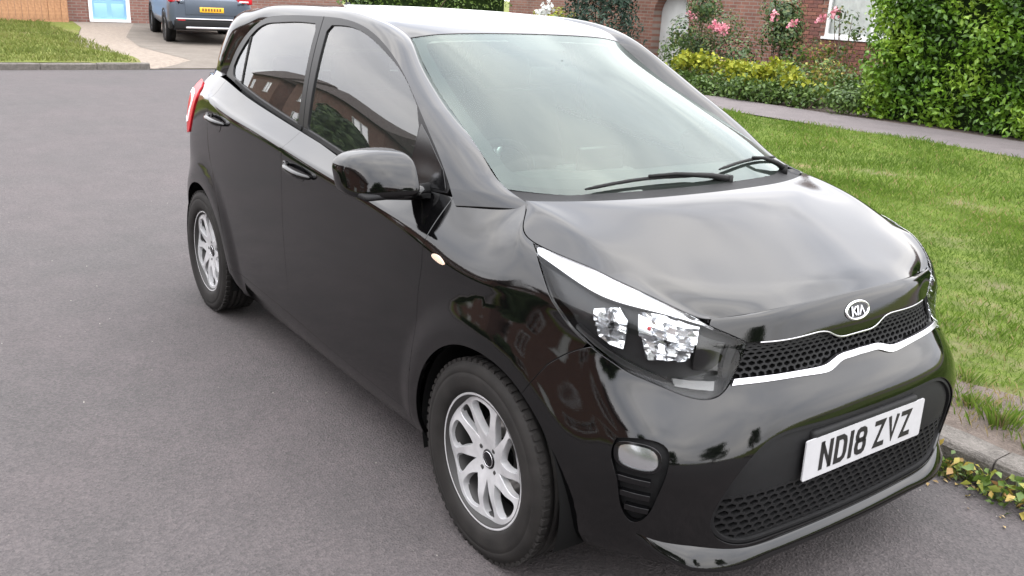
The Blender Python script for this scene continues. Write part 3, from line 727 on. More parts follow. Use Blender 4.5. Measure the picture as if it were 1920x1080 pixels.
for sd in (1, -1):
    f = np.array([sd, 1.]); side_name = 'left' if sd > 0 else 'right'
    panel('front_wing', BODY, wing_out*f, [], PAINT, car, sp=.02)
    fd = panel('front_door', BODY, fdoor*f, [], PAINT, car, sp=.024)
    rd = panel('rear_door', BODY, rdoor*f, [], PAINT, car, sp=.024)
    panel('sill', BODY, sill_loop*f, [], PAINT, car, sp=.024)
    panel('rear_quarter', BODY, q_loop*f, [], PAINT, car, sp=.024)
    # repeater
    th = np.linspace(0, 2*math.pi, 25)[:-1]; c = S([(.962, .812)])[0]
    rp = np.stack([c[0]+.030*np.cos(th)*(1-.25*np.sin(th)), c[1]+.0125*np.sin(th)+.012*-np.cos(th)*-.3], 1)
    panel('side_repeater', BODY, rp*f, [], M_AMBER, car, sp=.008, esp=.006, thick=.01, lift=.004, inset=0)
    # handles
    for par, hx, hz in ((fd, -.004, .886), (rd, -.925, .947)):
        c = S([(hx, hz)])[0]; P = BODY(c[None, 0]*sd, c[None, 1])[0]; y = P[1]
        cup = np.stack([c[0]+.050*np.cos(th), c[1]+.021*np.sin(th)], 1)
        panel('handle_cup', BODY, cup*f, [], M_GLOSSB, par, sp=.01, esp=.008, thick=0, lift=.0012, inset=0)
        mb = MB(); xs = np.linspace(-.105, .105, 15)
        pts = [(P[0]+x, y+sd*(.004+.032*(1-(abs(x)/.105)**3.2)), P[2]+.006-x*.07) for x in xs]
        rad = [.0065+.006*(1-(abs(x)/.105)**4) for x in xs]
        mb.tube(pts, rad, 10); hd = mb.build('door_handle', PAINT, par, True)
        mb = MB(); mb.lathe([(.0001, 0), (.010, 0), (.010, .010*sd), (.0001, .011*sd)], 'y', 14, (P[0]-.125, y+.0, P[2]+.012)); mb.build('handle_escutcheon', PAINT, par, True)
    par_doors = (fd, rd)
    # glasshouse of this side
    E1 = [(-1.245, 1.118), (-1.20, 1.17), (-1.157, 1.229), (-1.05, 1.315), (-.905, 1.379), (-.725, 1.404), (-.5, 1.415), (-.267, 1.420), (-.06, 1.417), (.124, 1.391), (.28, 1.343), (.448, 1.268), (.59, 1.186), (.70, 1.118), (.80, 1.052), (.886, .981)]
    e1 = curve(E1, 120)
    Zb = np.array([(p[0], p[2]) for p in BODY(np.linspace(u_at(10), u_at(17), 200), np.full(200, BODY.vmax))])
    zb = lambda x: np.interp(x, Zb[::-1, 0], Zb[::-1, 1])
    kB = int(np.argmin(np.abs(e1[:, 0]+.262)))
    bl = [(-.262, 1.420), (-.232, 1.25), (-.205, 1.12), (-.182, zb(-.182)+.001)]
    xs = np.linspace(-.182, .870, 40)
    ffr = cat_(np.array([(x, zb(x)-.002) for x in xs]), e1[kB+1:][::-1][1:], np.array(bl[:-1]))
    gf = curve([(-.150, 1.030), (-.166, 1.15), (-.186, 1.30), (-.196, 1.368)], 20)
    gft = curve([(-.170, 1.392), (-.023, 1.394), (.142, 1.368), (.298, 1.321), (.457, 1.258), (.580, 1.186)], 40)
    gfl = curve([(.628, 1.130), (.640, 1.06), (.645, .985)], 10)
    gb = np.array([(x, zb(x)+.016) for x in np.linspace(.63, -.14, 40)])
    fgl = cat_(gf, gft, gfl, gb)
    frm = panel('door_frame', GH, ffr, [fgl], M_SATINB, fd, flip_y=sd < 0, sp=.03, thick=.02, inset=.001)
    panel('window', GH, fgl, [], M_SGLASS, fd, flip_y=sd < 0, sp=.03, thick=0, lift=-.006, inset=-.006)
    # belt moulding
    wstrip = cat_(np.array([(x, zb(x)+.014) for x in np.linspace(.66, -.172, 40)]), np.array([(x, zb(x)+.001) for x in np.linspace(-.172, .66, 40)]))
    panel('belt_moulding', GH, wstrip, [], M_SATIN if False else M_RUBBER, fd, flip_y=sd < 0, sp=.03, thick=.012, lift=.006, inset=0)
    xr = np.linspace(-1.245, -.187, 40)
    rfr = cat_(np.array([(x, zb(x)-.002) for x in xr]), np.array([(-.187, zb(-.187)), (-.210, 1.12), (-.237, 1.25), (-.267, 1.420)]), e1[:kB][::-1])
    rgl = cat_(curve([(-.243, 1.035), (-.256, 1.15), (-.285, 1.30), (-.296, 1.366)], 20), curve([(-.32, 1.391), (-.5, 1.389), (-.725, 1.376), (-.905, 1.350), (-1.02, 1.285), (-1.10, 1.205)], 40), curve([(-1.125, 1.165), (-1.11, 1.135), (-1.06, 1.118)], 10),
               np.array([(x, zb(x)+.016) for x in np.linspace(-1.02, -.25, 40)]))
    panel('door_frame', GH, rfr, [rgl], M_SATINB, rd, flip_y=sd < 0, sp=.03, thick=.02, inset=.001)
    rwin = panel('window', GH, rgl, [], M_SGLASS, rd, flip_y=sd < 0, sp=.03, thick=0, lift=-.006, inset=-.006)
    wstrip = cat_(np.array([(x, zb(x)+.014) for x in np.linspace(-.192, -1.03, 40)]), np.array([(x, zb(x)+.001) for x in np.linspace(-1.03, -.192, 40)]))
    panel('belt_moulding', GH, wstrip, [], M_RUBBER, rd, flip_y=sd < 0, sp=.03, thick=.012, lift=.006, inset=0)
    dv = cat_(curve([(-.958, 1.08), (-.975, 1.2), (-1.0, 1.300)], 8), curve([(-.985, 1.308), (-.960, 1.2), (-.943, 1.08)], 8))
    panel('window_divider', GH, dv, [], M_RUBBER, rd, flip_y=sd < 0, sp=.03, thick=.01, lift=-.002, inset=0)
    # rail: roof edge, A and D pillars in one pressing
    G1 = GH(e1[:, 0], e1[:, 1])
    roof_e = [(x, .495, float(roof_z(x, .495)[0])) for x in (-1.2, -1.0, -.8, -.6, -.4, -.2, -.05, .08)]
    ws_edge = [tuple(p) for p in WS(np.full(7, WS.umax), np.linspace(WS.vmax, .03, 7))]+[(1.095, .600, .9935)]
    E2 = [(-1.490, .545, 1.115), (-1.475, .53, 1.20), (-1.43, .505, 1.30), (-1.34, .495, float(roof_z(-1.34, .495)[0]))]+roof_e+ws_edge
    e2 = curve(E2, 400)
    # pair the two edges by matching fractions at shared landmarks
    L1 = np.concatenate([[0], np.cumsum(np.linalg.norm(np.diff(G1, axis=0), axis=1))]); L2 = np.concatenate([[0], np.cumsum(np.linalg.norm(np.diff(e2, axis=0), axis=1))])
    def at(Cv, L, x): return np.interp(x, Cv[:, 0], L)
    m1 = [0, at(G1, L1, -1.02), at(G1, L1, -.5), at(G1, L1, 0), at(G1, L1, .35), L1[-1]]
    i_ = np.argmax(e2[:, 0] > -1.3)
    m2 = [0, at(e2[i_:], L2[i_:], -1.15), at(e2[i_:], L2[i_:], -.55), at(e2[i_:], L2[i_:], -.08), at(e2[i_:], L2[i_:], .27), L2[-1]]
    n = 150; s1 = np.linspace(0, L1[-1], n)
    wts = spline_weights(m1, s1); s2 = np.interp(s1, m1, m2)
    kern = np.ones(15)/15; s2p = np.concatenate([np.full(7, 2*s2[0])-s2[7:0:-1], s2, 2*s2[-1]-s2[-2:-9:-1]]); s2 = np.convolve(s2p, kern, 'valid')
    C1 = np.stack([np.interp(s1, L1, G1[:, c]) for c in range(3)], 1); C2 = np.stack([np.interp(s2, L2, e2[:, c]) for c in range(3)], 1)
    dd = C2-C1; wlen = np.linalg.norm(dd, axis=1)[:, None]
    tn = np.gradient((C1+C2)/2, axis=0); nn = np.cross(tn, dd); nn /= np.linalg.norm(nn, axis=1)[:, None]
    if nn[n//2, 2] < 0: nn = -nn
    for _ in range(6): nn[1:-1] = (nn[:-2]+nn[1:-1]*2+nn[2:])/4
    m = 9; rows = []
    for q in range(m):
        t = q/(m-1); bul = 4*t*(1-t)
        fade = np.interp(np.arange(n), [0, n-22, n-1], [.17, .17, .02])[:, None]
        rows.append(C1+dd*t+nn*wlen*fade*bul)
    G = np.array(rows)
    ext = G[:, -1:]+(G[:, -1:]-G[:, -4:-3])*.9-nn[None, -1:]*.006
    G = np.concatenate([G, ext], 1); n += 1
    Vv = G.reshape(-1, 3); gu = np.gradient(G, axis=1); gv = np.gradient(G, axis=0); NN = np.cross(gu, gv); NN = (NN/np.linalg.norm(NN, axis=2)[:, :, None]).reshape(-1, 3)
    FF = []
    for q in range(m-1):
        for i in range(n-1):
            a = q*n+i; FF += [(a, a+1, a+n+1), (a, a+n+1, a+n)]
    shell('pillar_rail', Vv, NN, FF, PAINT, car, .012, sd < 0, centre=(0, 0, .9))
    # fill between rail foot, wing and windscreen corner: scuttle corner cap
    a0 = G[:, -1]; 
    # rear corner above the quarter panel (D pillar foot)
    cr = np.array([G[0, 0], G[4, 0], G[8, 0]]); lo = BODY(np.linspace(BODY.inv([(-1.22, .66, 1.11)])[0][0], BODY.inv([(-1.50, .61, 1.105)])[0][0], 8), np.full(8, BODY.vmax-.002))
    hi = np.stack([np.interp(np.linspace(0, 8, 8), np.arange(9), G[:, 0, c]) for c in range(3)], 1)
    Vq = np.vstack([lo, hi]); 
    obj_py('pillar_foot', Vq*np.array([1, sd, 1]), [(i, i+1, i+9, i+8) for i in range(7)], PAINT, car, True)
    # tail lamp
    lmp = cat_(S([(-1.43, .83), (-1.40, .92), (-1.36, 1.0), (-1.37, 1.045)]), S([(-1.42, 1.066)]), D3([(-1.53, .640, 1.06), (-1.60, .640, 1.03), (-1.635, .615, .95), (-1.635, .62, .86), (-1.58, .69, .82), (-1.50, .73, .815)]))
    tlamp = panel('tail_lamp', BODY, lmp*f, [], M_RED, car, sp=.02, thick=.012, lift=.006, inset=.001)
    ring = sub_uv(resample(lmp, .02), .62)
    panel('light_ring', BODY, ring*f, [sub_uv(ring, .75)*f], M_DRL, tlamp, sp=.02, thick=.008, lift=.009, inset=0)

# -- bonnet
def net_grid(name, net, nu, nv, mat, parent, thick=.012, u0=None, u1=None, v0=0, v1=None, lift=0, centre=(0, 0, .3)):
    u0 = -net.umax if u0 is None else u0; u1 = net.umax if u1 is None else u1; v1 = net.vmax if v1 is None else v1
    U, Vv = np.meshgrid(np.linspace(u0, u1, nu), np.linspace(v0, v1, nv)); U = U.ravel(); Vv = Vv.ravel()
    P = net(U, Vv); N = net.normal(U, Vv); 
    if lift: P = P+N*lift*np.sign(np.sum(N[:, 2]))
    F = []
    for j in range(nv-1):
        for i in range(nu-1):
            a = j*nu+i; F += [(a, a+1, a+nu+1), (a, a+nu+1, a+nu)]
    return shell(name, P, N, F, mat, parent, thick, False, centre)
def bonnet_mesh():
    nu, nv = 121, 61
    uu = np.linspace(0, 2*BON.umax, nu); vv = np.linspace(0, BON.vmax, nv)
    U, V_ = np.meshgrid(uu, vv); G = BON(U.ravel(), V_.ravel()).reshape(nv, nu, 3)
    edge = BODY(np.linspace(0, u_at(10), 1500), np.full(1500, BODY.vmax))
    def target(p):
        e = edge*np.array([1, 1 if p[1] >= 0 else -1, 1]); return e[np.argmin(np.sum((e-p)**2, 1))]
    gap = .0055
    # front edge
    for i in range(nu):
        t = target(G[0, i])+np.array([-.008, 0, -.0022])-G[0, i]; w = np.exp(-(vv/.06)**2); G[:, i] += w[:, None]*t
    for sd_, i0 in ((1, 0), (-1, nu-1)):
        for j in range(nv):
            p = G[j, i0]; t = target(p)+np.array([0, -gap*np.sign(p[1]), .0004])-p
            k = np.arange(nu) if i0 == 0 else np.arange(nu)[::-1]
            w = np.exp(-(k*(uu[1])/.03)**2); G[j] += w[:, None]*t
    gu = np.gradient(G, axis=1); gv = np.gradient(G, axis=0); NN = np.cross(gu, gv); NN = NN/np.linalg.norm(NN, axis=2)[:, :, None]
    F = []
    for j in range(nv-1):
        for i in range(nu-1):
            a = j*nu+i; F += [(a, a+1, a+nu+1), (a, a+nu+1, a+nu)]
    return shell('bonnet', G.reshape(-1, 3), NN.reshape(-1, 3), F, PAINT, car, .016, False, (0, 0, .3))
bonnet = bonnet_mesh()

# -- windscreen, frit, scuttle
wsc = net_grid('windscreen', WS, 61, 51, M_WSGLASS, car, 0)
class WSx:
    def __call__(self, u, v): return WS(np.clip(u, -WS.umax, WS.umax), v)
    normal = Net.normal
um, vm = WS.umax, WS.vmax
def roundrect(x0, x1, y0, y1, r, n=6):
    pts = []
    for cx, cy, a in ((x1-r, y1-r, 0), (x0+r, y1-r, 90), (x0+r, y0+r, 180), (x1-r, y0+r, 270)):
        for k in range(n+1): t = R(a+90*k/n); pts.append((cx+r*math.cos(t), cy+r*math.sin(t)))
    return np.array(pts)
fr_out = np.array([(-um+.003, .002), (um-.003, .002), (um-.003, vm-.003), (-um+.003, vm-.003)])
fr_in = roundrect(-um+.045, um-.045, .082, vm-.030, .05)
panel('frit_band', WSx(), fr_out, [fr_in], M_FRIT, wsc, sp=.03, esp=.03, thick=0, lift=-.004, inset=0)
sens = np.array([(-.13, vm-.032), (.13, vm-.032), (.10, vm-.115), (-.10, vm-.115)])
panel('sensor_cover', WSx(), sens, [], M_FRIT, wsc, sp=.03, esp=.03, thick=0, lift=-.005, inset=0)
mb = MB()
xsc = BON(np.linspace(0, 2*BON.umax, 41), np.full(41, BON.vmax)); wsb = WS(np.linspace(um, -um, 41), np.full(41, .035))
Vs = []
for a, b in zip(xsc, wsb):
    Vs += [a+np.array([-.004, 0, -.012]), (a+b)/2+np.array([0, 0, -.016]), b+np.array([.0, 0, -.004])]
sc = obj_py('scuttle', Vs, [(i*3+k, i*3+k+1, (i+1)*3+k+1, (i+1)*3+k) for i in range(40) for k in range(2)], M_PLAST, car, True)

# wipers
def wiper(pivot, tip_uv):
    w = empty('wiper', (0, 0, 0), 0, car)
    w0 = WS(np.array([tip_uv[0][0], tip_uv[1][0]]), np.array([tip_uv[0][1], tip_uv[1][1]])); nW = WS.normal(np.array([0.]), np.array([.3]))[0]; nW = nW*np.sign(nW[2])
    bl = [Vector(w0[0]+nW*.014)*(1-t)+Vector(w0[1]+nW*.014)*t+Vector((0, 0, .010*math.sin(math.pi*t))) for t in np.linspace(0, 1, 12)]
    mb = MB(); mb.tube(bl, [.003]+[.0055]*10+[.003], 8); mb.build('wiper_blade', M_RUBBER, w, True)
    mid = bl[len(bl)//2]+Vector(nW)*.008
    mb = MB(); p0 = Vector(pivot); mb.tube([p0, p0+(mid-p0)*.25+Vector(nW)*.010, p0+(mid-p0)*.7+Vector(nW)*.012, mid], [.012, .009, .006, .005], 8); mb.build('wiper_arm', M_RUBBER, w, True)
    mb = MB(); mb.tube([p0-Vector((0, 0, .02)), p0+Vector((0, 0, .012))], [.016, .013], 12); mb.build('wiper_pivot', M_RUBBER, w, True)
    return w
WIPERS = True

# -- roof
rx = np.linspace(-1.40, .262, 70); ry = np.linspace(-.495, .495, 41)
hdr = WS(np.interp(np.abs(ry), [p[1] for p in WS_NET[-1]], WS.cu)*np.sign(ry), np.full(41, WS.vmax))
Vr = []; 
for i, x in enumerate(rx):
    for j, y in enumerate(ry):
        xe = x
        if x > .1:                                   # follow the curved header
            t = (x-.1)/.162; xe = .1+t*(hdr[j, 0]-.1-.004)
        z = roof_z(xe, y)[0]
        if x > .1: t = (x-.1)/.162; z = z+(hdr[j, 2]+.003-roof_z(hdr[j, 0], y)[0])*t**2
        Vr.append((xe, y, z))
Vr = np.array(Vr); G = Vr.reshape(70, 41, 3); NN = np.cross(np.gradient(G, axis=0), np.gradient(G, axis=1)); NN = (NN/np.linalg.norm(NN, axis=2)[:, :, None]).reshape(-1, 3)
FF = []
for i in range(69):
    for j in range(40): a = i*41+j; FF += [(a, a+1, a+42), (a, a+42, a+41)]
roof = shell('roof', Vr, NN, FF, PAINT, car, .012, False, (0, 0, .9))
mb = MB(); mb.tube([(-1.22, 0, 1.425), (-1.25, 0, 1.455)], [.022, .014], 12); mb.tube([(-1.25, 0, 1.455), (-1.34, 0, 1.56)], [.005, .003], 8); mb.build('aerial', M_RUBBER, car, True)
# rear glass, tailgate, spoiler
TG = Net([[(-1.628, 0, 1.105), (-1.622, .25, 1.105), (-1.598, .47, 1.105), (-1.53, .585, 1.108)], [(-1.585, 0, 1.22), (-1.578, .25, 1.22), (-1.548, .45, 1.22), (-1.49, .54, 1.215)], [(-1.46, 0, 1.372), (-1.455, .25, 1.37), (-1.435, .43, 1.355), (-1.385, .495, 1.345)]], True, False)
tg_up = net_grid('rear_window', TG, 31, 15, M_RGLASS, car, .01, centre=(0, 0, .9))
mb = MB()
vsp = []; 
for y in np.linspace(-.5, .5, 21):
    b = .02*(abs(y)/.5)**2; vsp += [(-1.36, y, float(roof_z(-1.36, y)[0])+.002), (-1.50+b*2, y, 1.392-b), (-1.505+b*2, y, 1.378-b), (-1.40, y, 1.352-b)]
o = obj_py('spoiler', vsp, [(i*4+k, i*4+(k+1) % 4, (i+1)*4+(k+1) % 4, (i+1)*4+k) for i in range(20) for k in range(4)], PAINT, car, True); fix_normals(o)
lamp_in = D3([(-1.635, .61, .95), (-1.635, .615, .86)])
tg_h = cat_(D3([(-1.60, .60, .66)]), D3([(-1.625, .60, .84)]), D3([(-1.632, .595, .95)]), D3([(-1.60, .60, 1.04)]), Tl(BODY.inv([(-1.53, .60, 1.105)])[0][0], BODY.umax, 20))
tg_bot = D3([(-1.70, .30, .62), (-1.66, .52, .63)]); tg_low = cat_([(BODY.umax, D3([(-1.72, .0, .62)])[0][1])], tg_bot)
hf = cat_(tg_low, tg_h); mirr = np.stack([2*BODY.umax-hf[:, 0], hf[:, 1]], 1)[::-1][1:-1]
panel('tailgate', BODY, cat_(hf, mirr), [], PAINT, car, sp=.035)
rb = cat_(S([(-1.535, .30), (-1.535, .42), (-1.535, .52), (-1.51, .58), (-1.47, .645)]), D3([(-1.58, .695, .66), (-1.63, .60, .655), (-1.665, .50, .62), (-1.70, .30, .61)]), [(BODY.umax, D3([(-1.72, 0, .61)])[0][1])])
rb_m = np.stack([2*BODY.umax-rb[:, 0], rb[:, 1]], 1)[::-1][1:]
u_b0 = S([(-1.535, .30)])[0][0]
rb_bot = np.stack([np.linspace(2*BODY.umax-u_b0, u_b0, 50), np.full(50, .0)], 1)
panel('rear_bumper', BODY, cat_(rb, rb_m, rb_bot), [], PAINT, car, sp=.035)
panel('rear_number_plate', BODY, np.array([(BODY.umax-.26, .50), (BODY.umax+.26, .50), (BODY.umax+.26, .61), (BODY.umax-.26, .61)]), [], M_PLATEY, car, sp=.05, thick=.006, lift=.01)

# -- inner dark shell behind the shut lines, wheel houses, floor
U, Vv = np.meshgrid(np.linspace(-BODY.umax, BODY.umax, 260), np.linspace(0, BODY.vmax, 40)); U = U.ravel(); Vv = Vv.ravel()
Pc = BODY(U, Vv); Nc = BODY.normal(U, Vv); Nc *= np.sign(np.sum(Nc*(Pc-np.array([0, 0, .6])), 1))[:, None]
dep = np.where((Pc[:, 0] > 1.2), .052, .016); Pi = Pc-Nc*dep[:, None]
F = []
for j in range(39):
    for i in range(259):
        a = j*260+i; q = (a, a+1, a+261, a+260); m = Pc[list(q)].mean(0)
        if min(np.hypot(m[0]-WF, m[2]-WZ), np.hypot(m[0]-WR, m[2]-WZ)) < .350 and abs(m[1]) > .5: continue
        if m[0] > 1.05 and m[2] > .70+.25*max(0, 1.3-m[0]): continue
        F.append(q)
obj_py('inner_shell', Pi, F, M_DARK, car, True)
mb = MB(); mb.box((-.05, 0, .19), (3.2, 1.05, .04)); mb.box((0, 0, .30), (1.5, 1.38, .2)); mb.build('floor_pan', M_DARK, car)
for wx in (WF, WR):
    for sd in (1, -1):
        mb = MB(); n = 30; V = []; F = []
        for i, t in enumerate(np.linspace(R(-18), R(198), n)):
            for y, r_ in ((.765, .342), (.50, .350), (.50, .05)):
                V.append((wx+r_*math.cos(t), sd*y, WZ+.0+r_*math.sin(t)))
        for i in range(n-1):
            for k in range(2): F.append((i*3+k, i*3+k+1, (i+1)*3+k+1, (i+1)*3+k))
        obj_py('wheel_arch_liner', V, F, M_DARK, car, True)

# -- wheels
def make_wheel():
    w = empty('wheel')
    r0, r1 = .188, .2905
    prof = [(r0+.0055, .060), (r0+.0075, .072), (r0+.011, .0785), (r0+.017, .0835), (r0+.032, .0875), (r0+.052, .0885), (r0+.062, .0880), (r0+.064, .0868), (r0+.068, .0868), (r0+.070, .0878), (r0+.085, .083), (r0+.095, .0755), (r1-.003, .069), (r1-.0005, .060)]
    prof2 = prof+[(r1-.0005, .041), (r1-.007, .0405), (r1-.007, .0365), (r1, .036), (r1, .014), (r1-.007, .0135), (r1-.007, .0095), (r1, .009)]
    full = prof2+[(r, -h) for r, h in prof2[::-1]]
    mb = MB(); mb.lathe(full, 'y', 96); t = mb.build('tyre', M_TYRE, w, True)
    t.data.polygons.foreach_set('use_smooth', [True]*len(t.data.polygons))
    # shoulder tread blocks
    mb = MB()
    for k in range(64):
        a = 2*math.pi*k/64
        for s in (1, -1):
            m = Matrix.Rotation(-a, 3, 'Y'); c = m @ Vector((r1-.004, s*.0655, 0))
            mb.box(c, (.014, .020, .0165), m)
    tag(mb.build('tread_block', M_TYRE, t), kind='stuff')
    # rim barrel, lip
    mb = MB(); mb.lathe([(.192, .074), (.1945, .0735), (.1945, .068), (.186, .060), (.176, .050), (.172, -.06), (.184, -.07), (.184, -.072), (.168, -.066), (.164, .045), (.178, .058), (.184, .070), (.186, .074)], 'y', 72)
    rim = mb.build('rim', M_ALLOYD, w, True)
    mb = MB(); mb.lathe([(.1935, .0745), (.1955, .0738), (.1955, .069), (.186, .0615), (.180, .059), (.180, .062), (.185, .0685), (.189, .0745)], 'y', 72); mb.build('rim_lip', M_SPOKE, rim, True)
    # spoked face
    ro = .1855; th = np.linspace(0, 2*math.pi, 121)[:-1]
    outer = np.stack([ro*np.cos(th), ro*np.sin(th)], 1); holes = []
    def pol(r, a): a = a-(r-.07)/.1*7+3; return (r*math.cos(R(a)), r*math.sin(R(a)))
    for k in range(5):
        a = 90+72*k
        # rounded window inside a pair of spokes, leaning with the twist
        w1 = curve([pol(.070, a+4), pol(.092, a+14), pol(.130, a+18.5), pol(.160, a+17.5), pol(.1700, a+7), pol(.1700, a-9), pol(.160, a-17), pol(.130, a-16), pol(.092, a-10), pol(.070, a+4)], 36)[:-1]
        b = a+36
        w2 = curve([pol(.056, b+3), pol(.100, b+10), pol(.150, b+12), pol(.1660, b+9), pol(.1700, b+1), pol(.1660, b-7), pol(.150, b-9), pol(.100, b-6), pol(.056, b+3)], 30)[:-1]
        holes += [w1, w2]
    V, F = cdt(outer, holes, .010)
    r_ = np.linalg.norm(V, axis=1)
    ang = np.degrees(np.arctan2(V[:, 1], V[:, 0])); ph = (ang-90) % 72
    dish = .061-.020*np.clip((.12-r_)/.12, 0, 1)**1.3+.005*np.cos(R(1)*ph*5)*np.clip((r_-.05)/.1, 0, 1)
    P = np.stack([V[:, 0], dish, V[:, 1]], 1); N = np.tile([0, 1., 0], (len(P), 1))
    gN = np.zeros_like(P)
    fn = np.cross(P[F[:, 1]]-P[F[:, 0]], P[F[:, 2]]-P[F[:, 0]]); fn *= np.sign(fn[:, 1])[:, None]
    for c in range(3): np.add.at(gN, F[:, c], fn)
    N = gN/np.linalg.norm(gN, axis=1)[:, None]
    sp = shell('spokes', P, N, F, [M_SPOKE], rim, .022, False, centre=(0, -1, 0))
    mb = MB(); mb.lathe([(.0001, .050), (.026, .050), (.029, .047), (.029, .030)], 'y', 28, closed=False); cap = mb.build('centre_cap', M_GLOSSB, rim, True)
    mb = MB(); mb.lathe([(.020, .0505), (.022, .0515), (.024, .0505)], 'y', 28); mb.build('cap_ring', M_CHROME, rim, True)
    for k in range(4):
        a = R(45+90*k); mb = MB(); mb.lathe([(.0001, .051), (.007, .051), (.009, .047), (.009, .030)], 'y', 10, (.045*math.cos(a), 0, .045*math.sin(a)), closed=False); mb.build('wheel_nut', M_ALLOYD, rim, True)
    mb = MB(); mb.lathe([(.05, -.004), (.118, -.004), (.118, -.022), (.05, -.022)], 'y', 40); mb.build('brake_disc', M_DISC, rim, True)
    mb = MB(); mb.lathe([(.0001, -.03), (.171, -.03), (.171, -.034), (.0001, -.034)], 'y', 40); mb.build('back_plate', M_DARK, rim, True)
    return w
wheel0 = make_wheel()
for i, (wx, sd, st, spin) in enumerate(((WF, -1, 0, 9), (WR, -1, 0, 40), (WF, 1, 0, 20), (WR, 1, 0, 65))):
    w = wheel0 if i == 0 else copy_tree(wheel0, car)
    w.parent = car; w.location = (wx, sd*.700, WZ+.004)
    w.rotation_euler = (0, R(spin), 0) if sd > 0 else (0, R(spin), math.pi)

# -- number plate with raised-black characters, badge
GLY = {
 'N': [[(0, 0), (0, 1)], [(0, 1), (1, 0)], [(1, 0), (1, 1)]],
 'D': [[(0, 0), (0, 1), (.62, 1), (.9, .9), (1, .72), (1, .28), (.9, .1), (.62, 0), (0, 0)]],
 '1': [[(.5, 0), (.5, 1)]],
 '8': [[(.15, .53), (.04, .64), (.0, .78), (.1, .94), (.3, 1), (.7, 1), (.9, .94), (1, .78), (.96, .64), (.85, .53), (.15, .53), (.03, .42), (0, .24), (.1, .06), (.3, 0), (.7, 0), (.9, .06), (1, .24), (.97, .42), (.85, .53)]],
 'Z': [[(0, 1), (1, 1), (0, 0), (1, 0)]],
 'V': [[(0, 1), (.5, 0), (1, 1)]],
 'K': [[(0, 0), (0, 1)], [(1, 1), (.05, .45)], [(.3, .6), (1, 0)]],
 'I': [[(.5, 0), (.5, 1)]],
 'A': [[(0, 0), (.5, 1), (1, 0)]],
}
def glyph(name, ch, w, h, stroke, depth, mat, parent, M):
    """a letter built of mitred strokes, standing depth proud of its sheet; M maps (x, y, d) to 3-D"""
    V = []; F = []; hs = stroke/2
    for ln in GLY[ch]:
        P = [Vector((hs+p[0]*(w-stroke), hs+p[1]*(h-stroke))) for p in ln]; n = len(P); closed = (P[0]-P[-1]).length < 1e-6
        n0 = len(V)
        for i in range(n):
            if closed: a, b = P[i-1 if i > 0 else n-2], P[i+1 if i < n-1 else 1]
            else: a, b = P[max(i-1, 0)], P[min(i+1, n-1)]
            d1 = (P[i]-a).normalized() if (P[i]-a).length > 1e-9 else (b-P[i]).normalized(); d2 = (b-P[i]).normalized() if (b-P[i]).length > 1e-9 else d1
            n1 = Vector((-d1.y, d1.x)); n2 = Vector((-d2.y, d2.x)); mm = n1+n2
            mm = mm.normalized()*min(hs/max(mm.normalized().dot(n1), .35), hs*2.2) if mm.length > 1e-6 else n1*hs
            p = P[i]
            if not closed and i == 0: p = p-d2*hs*(1 if ch not in '' else 0)
            if not closed and i == n-1: p = p+d1*hs
            for s in (1, -1):
                q = p+mm*s
                q.x = min(max(q.x, 0), w); q.y = min(max(q.y, 0), h)
                V += [M(q.x, q.y, depth), M(q.x, q.y, -.001)]
        for i in range(n-1):
            a = n0+i*4; b = a+4
            F += [(a, a+2, b+2, b), (a, b, b+1, a+1), (a+2, a+3, b+3, b+2)]
        F += [(n0, n0+1, n0+3, n0+2), (n0+(n-1)*4, n0+(n-1)*4+2, n0+(n-1)*4+3, n0+(n-1)*4+1)]
    o = obj_py(name, V, F, mat, parent); return o
plate = empty('number_plate', (0, 0, 0), 0, car)
PX, PZ, tilt = 1.8655, .458, .02
def PM(x, y, d):   # plate coordinates seen from the front: x to the viewer's right
    return Vector((PX-(y-.0555)*math.sin(tilt)+d*math.cos(tilt), x-.26, PZ+(y-.0555)*math.cos(tilt)+d*math.sin(tilt)))
ol = roundrect(0, .52, 0, .111, .006, 4); nP = len(ol)
pv = [PM(x, y, 0) for x, y in ol]+[PM(x, y, -.004) for x, y in ol]
obj_py('plate_sheet', pv, [tuple(range(nP))]+[tuple(range(nP, 2*nP))[::-1]]+[(i, i+nP, (i+1) % nP+nP, (i+1) % nP) for i in range(nP)], M_PLATE, plate)
x = .061
for ch in 'ND18 ZVZ':
    if ch == ' ': x += .022; continue
    w = .014 if ch == '1' else .050
    glyph('character', ch, w, .079, .014, .0012, M_CHAR, plate, lambda a, b, d, x=x: PM(x+a, b+.016, d)); x += w+.011
mb = MB(); mb.box((1.843, 0, .470), (.04, .46, .12)); mb.build('plate_plinth', M_PLAST, plate, bevel=.01)
# satin ledge above the plate
badge = empty('badge', (0, 0, 0), 0, car)
bc = np.array([1.7795, 0, .788]); bn = BODY.normal(np.array([0.0]), D3([(1.777, .0, .788)])[:, 1])[0]; bn = bn*np.sign(bn[0])
bn = Vector(bn); bu = (Vector((0, 0, 1))-bn*bn.z).normalized(); br = bu.cross(bn)
if br.y < 0: br = -br
bP = Vector(BODY(np.array([0.0]), D3([(1.777, .0, .788)])[:, 1])[0])
def BM(x, y, d): return bP+br*x+bu*y+bn*d
V = []; F = []; n = 48
for i in range(n):
    a = 2*math.pi*i/n
    for rx_, ry_, d in ((.052, .0265, .001), (.050, .0250, .0045), (.0455, .0210, .0045), (.0435, .0195, .0015)): V.append(BM(rx_*math.cos(a), ry_*math.sin(a), d))
for i in range(n):
    for k in range(3): F.append((i*4+k, i*4+k+1, ((i+1) % n)*4+k+1, ((i+1) % n)*4+k))
o = obj_py('badge_ring', V, F, M_CHROME, badge, True); fix_normals(o)
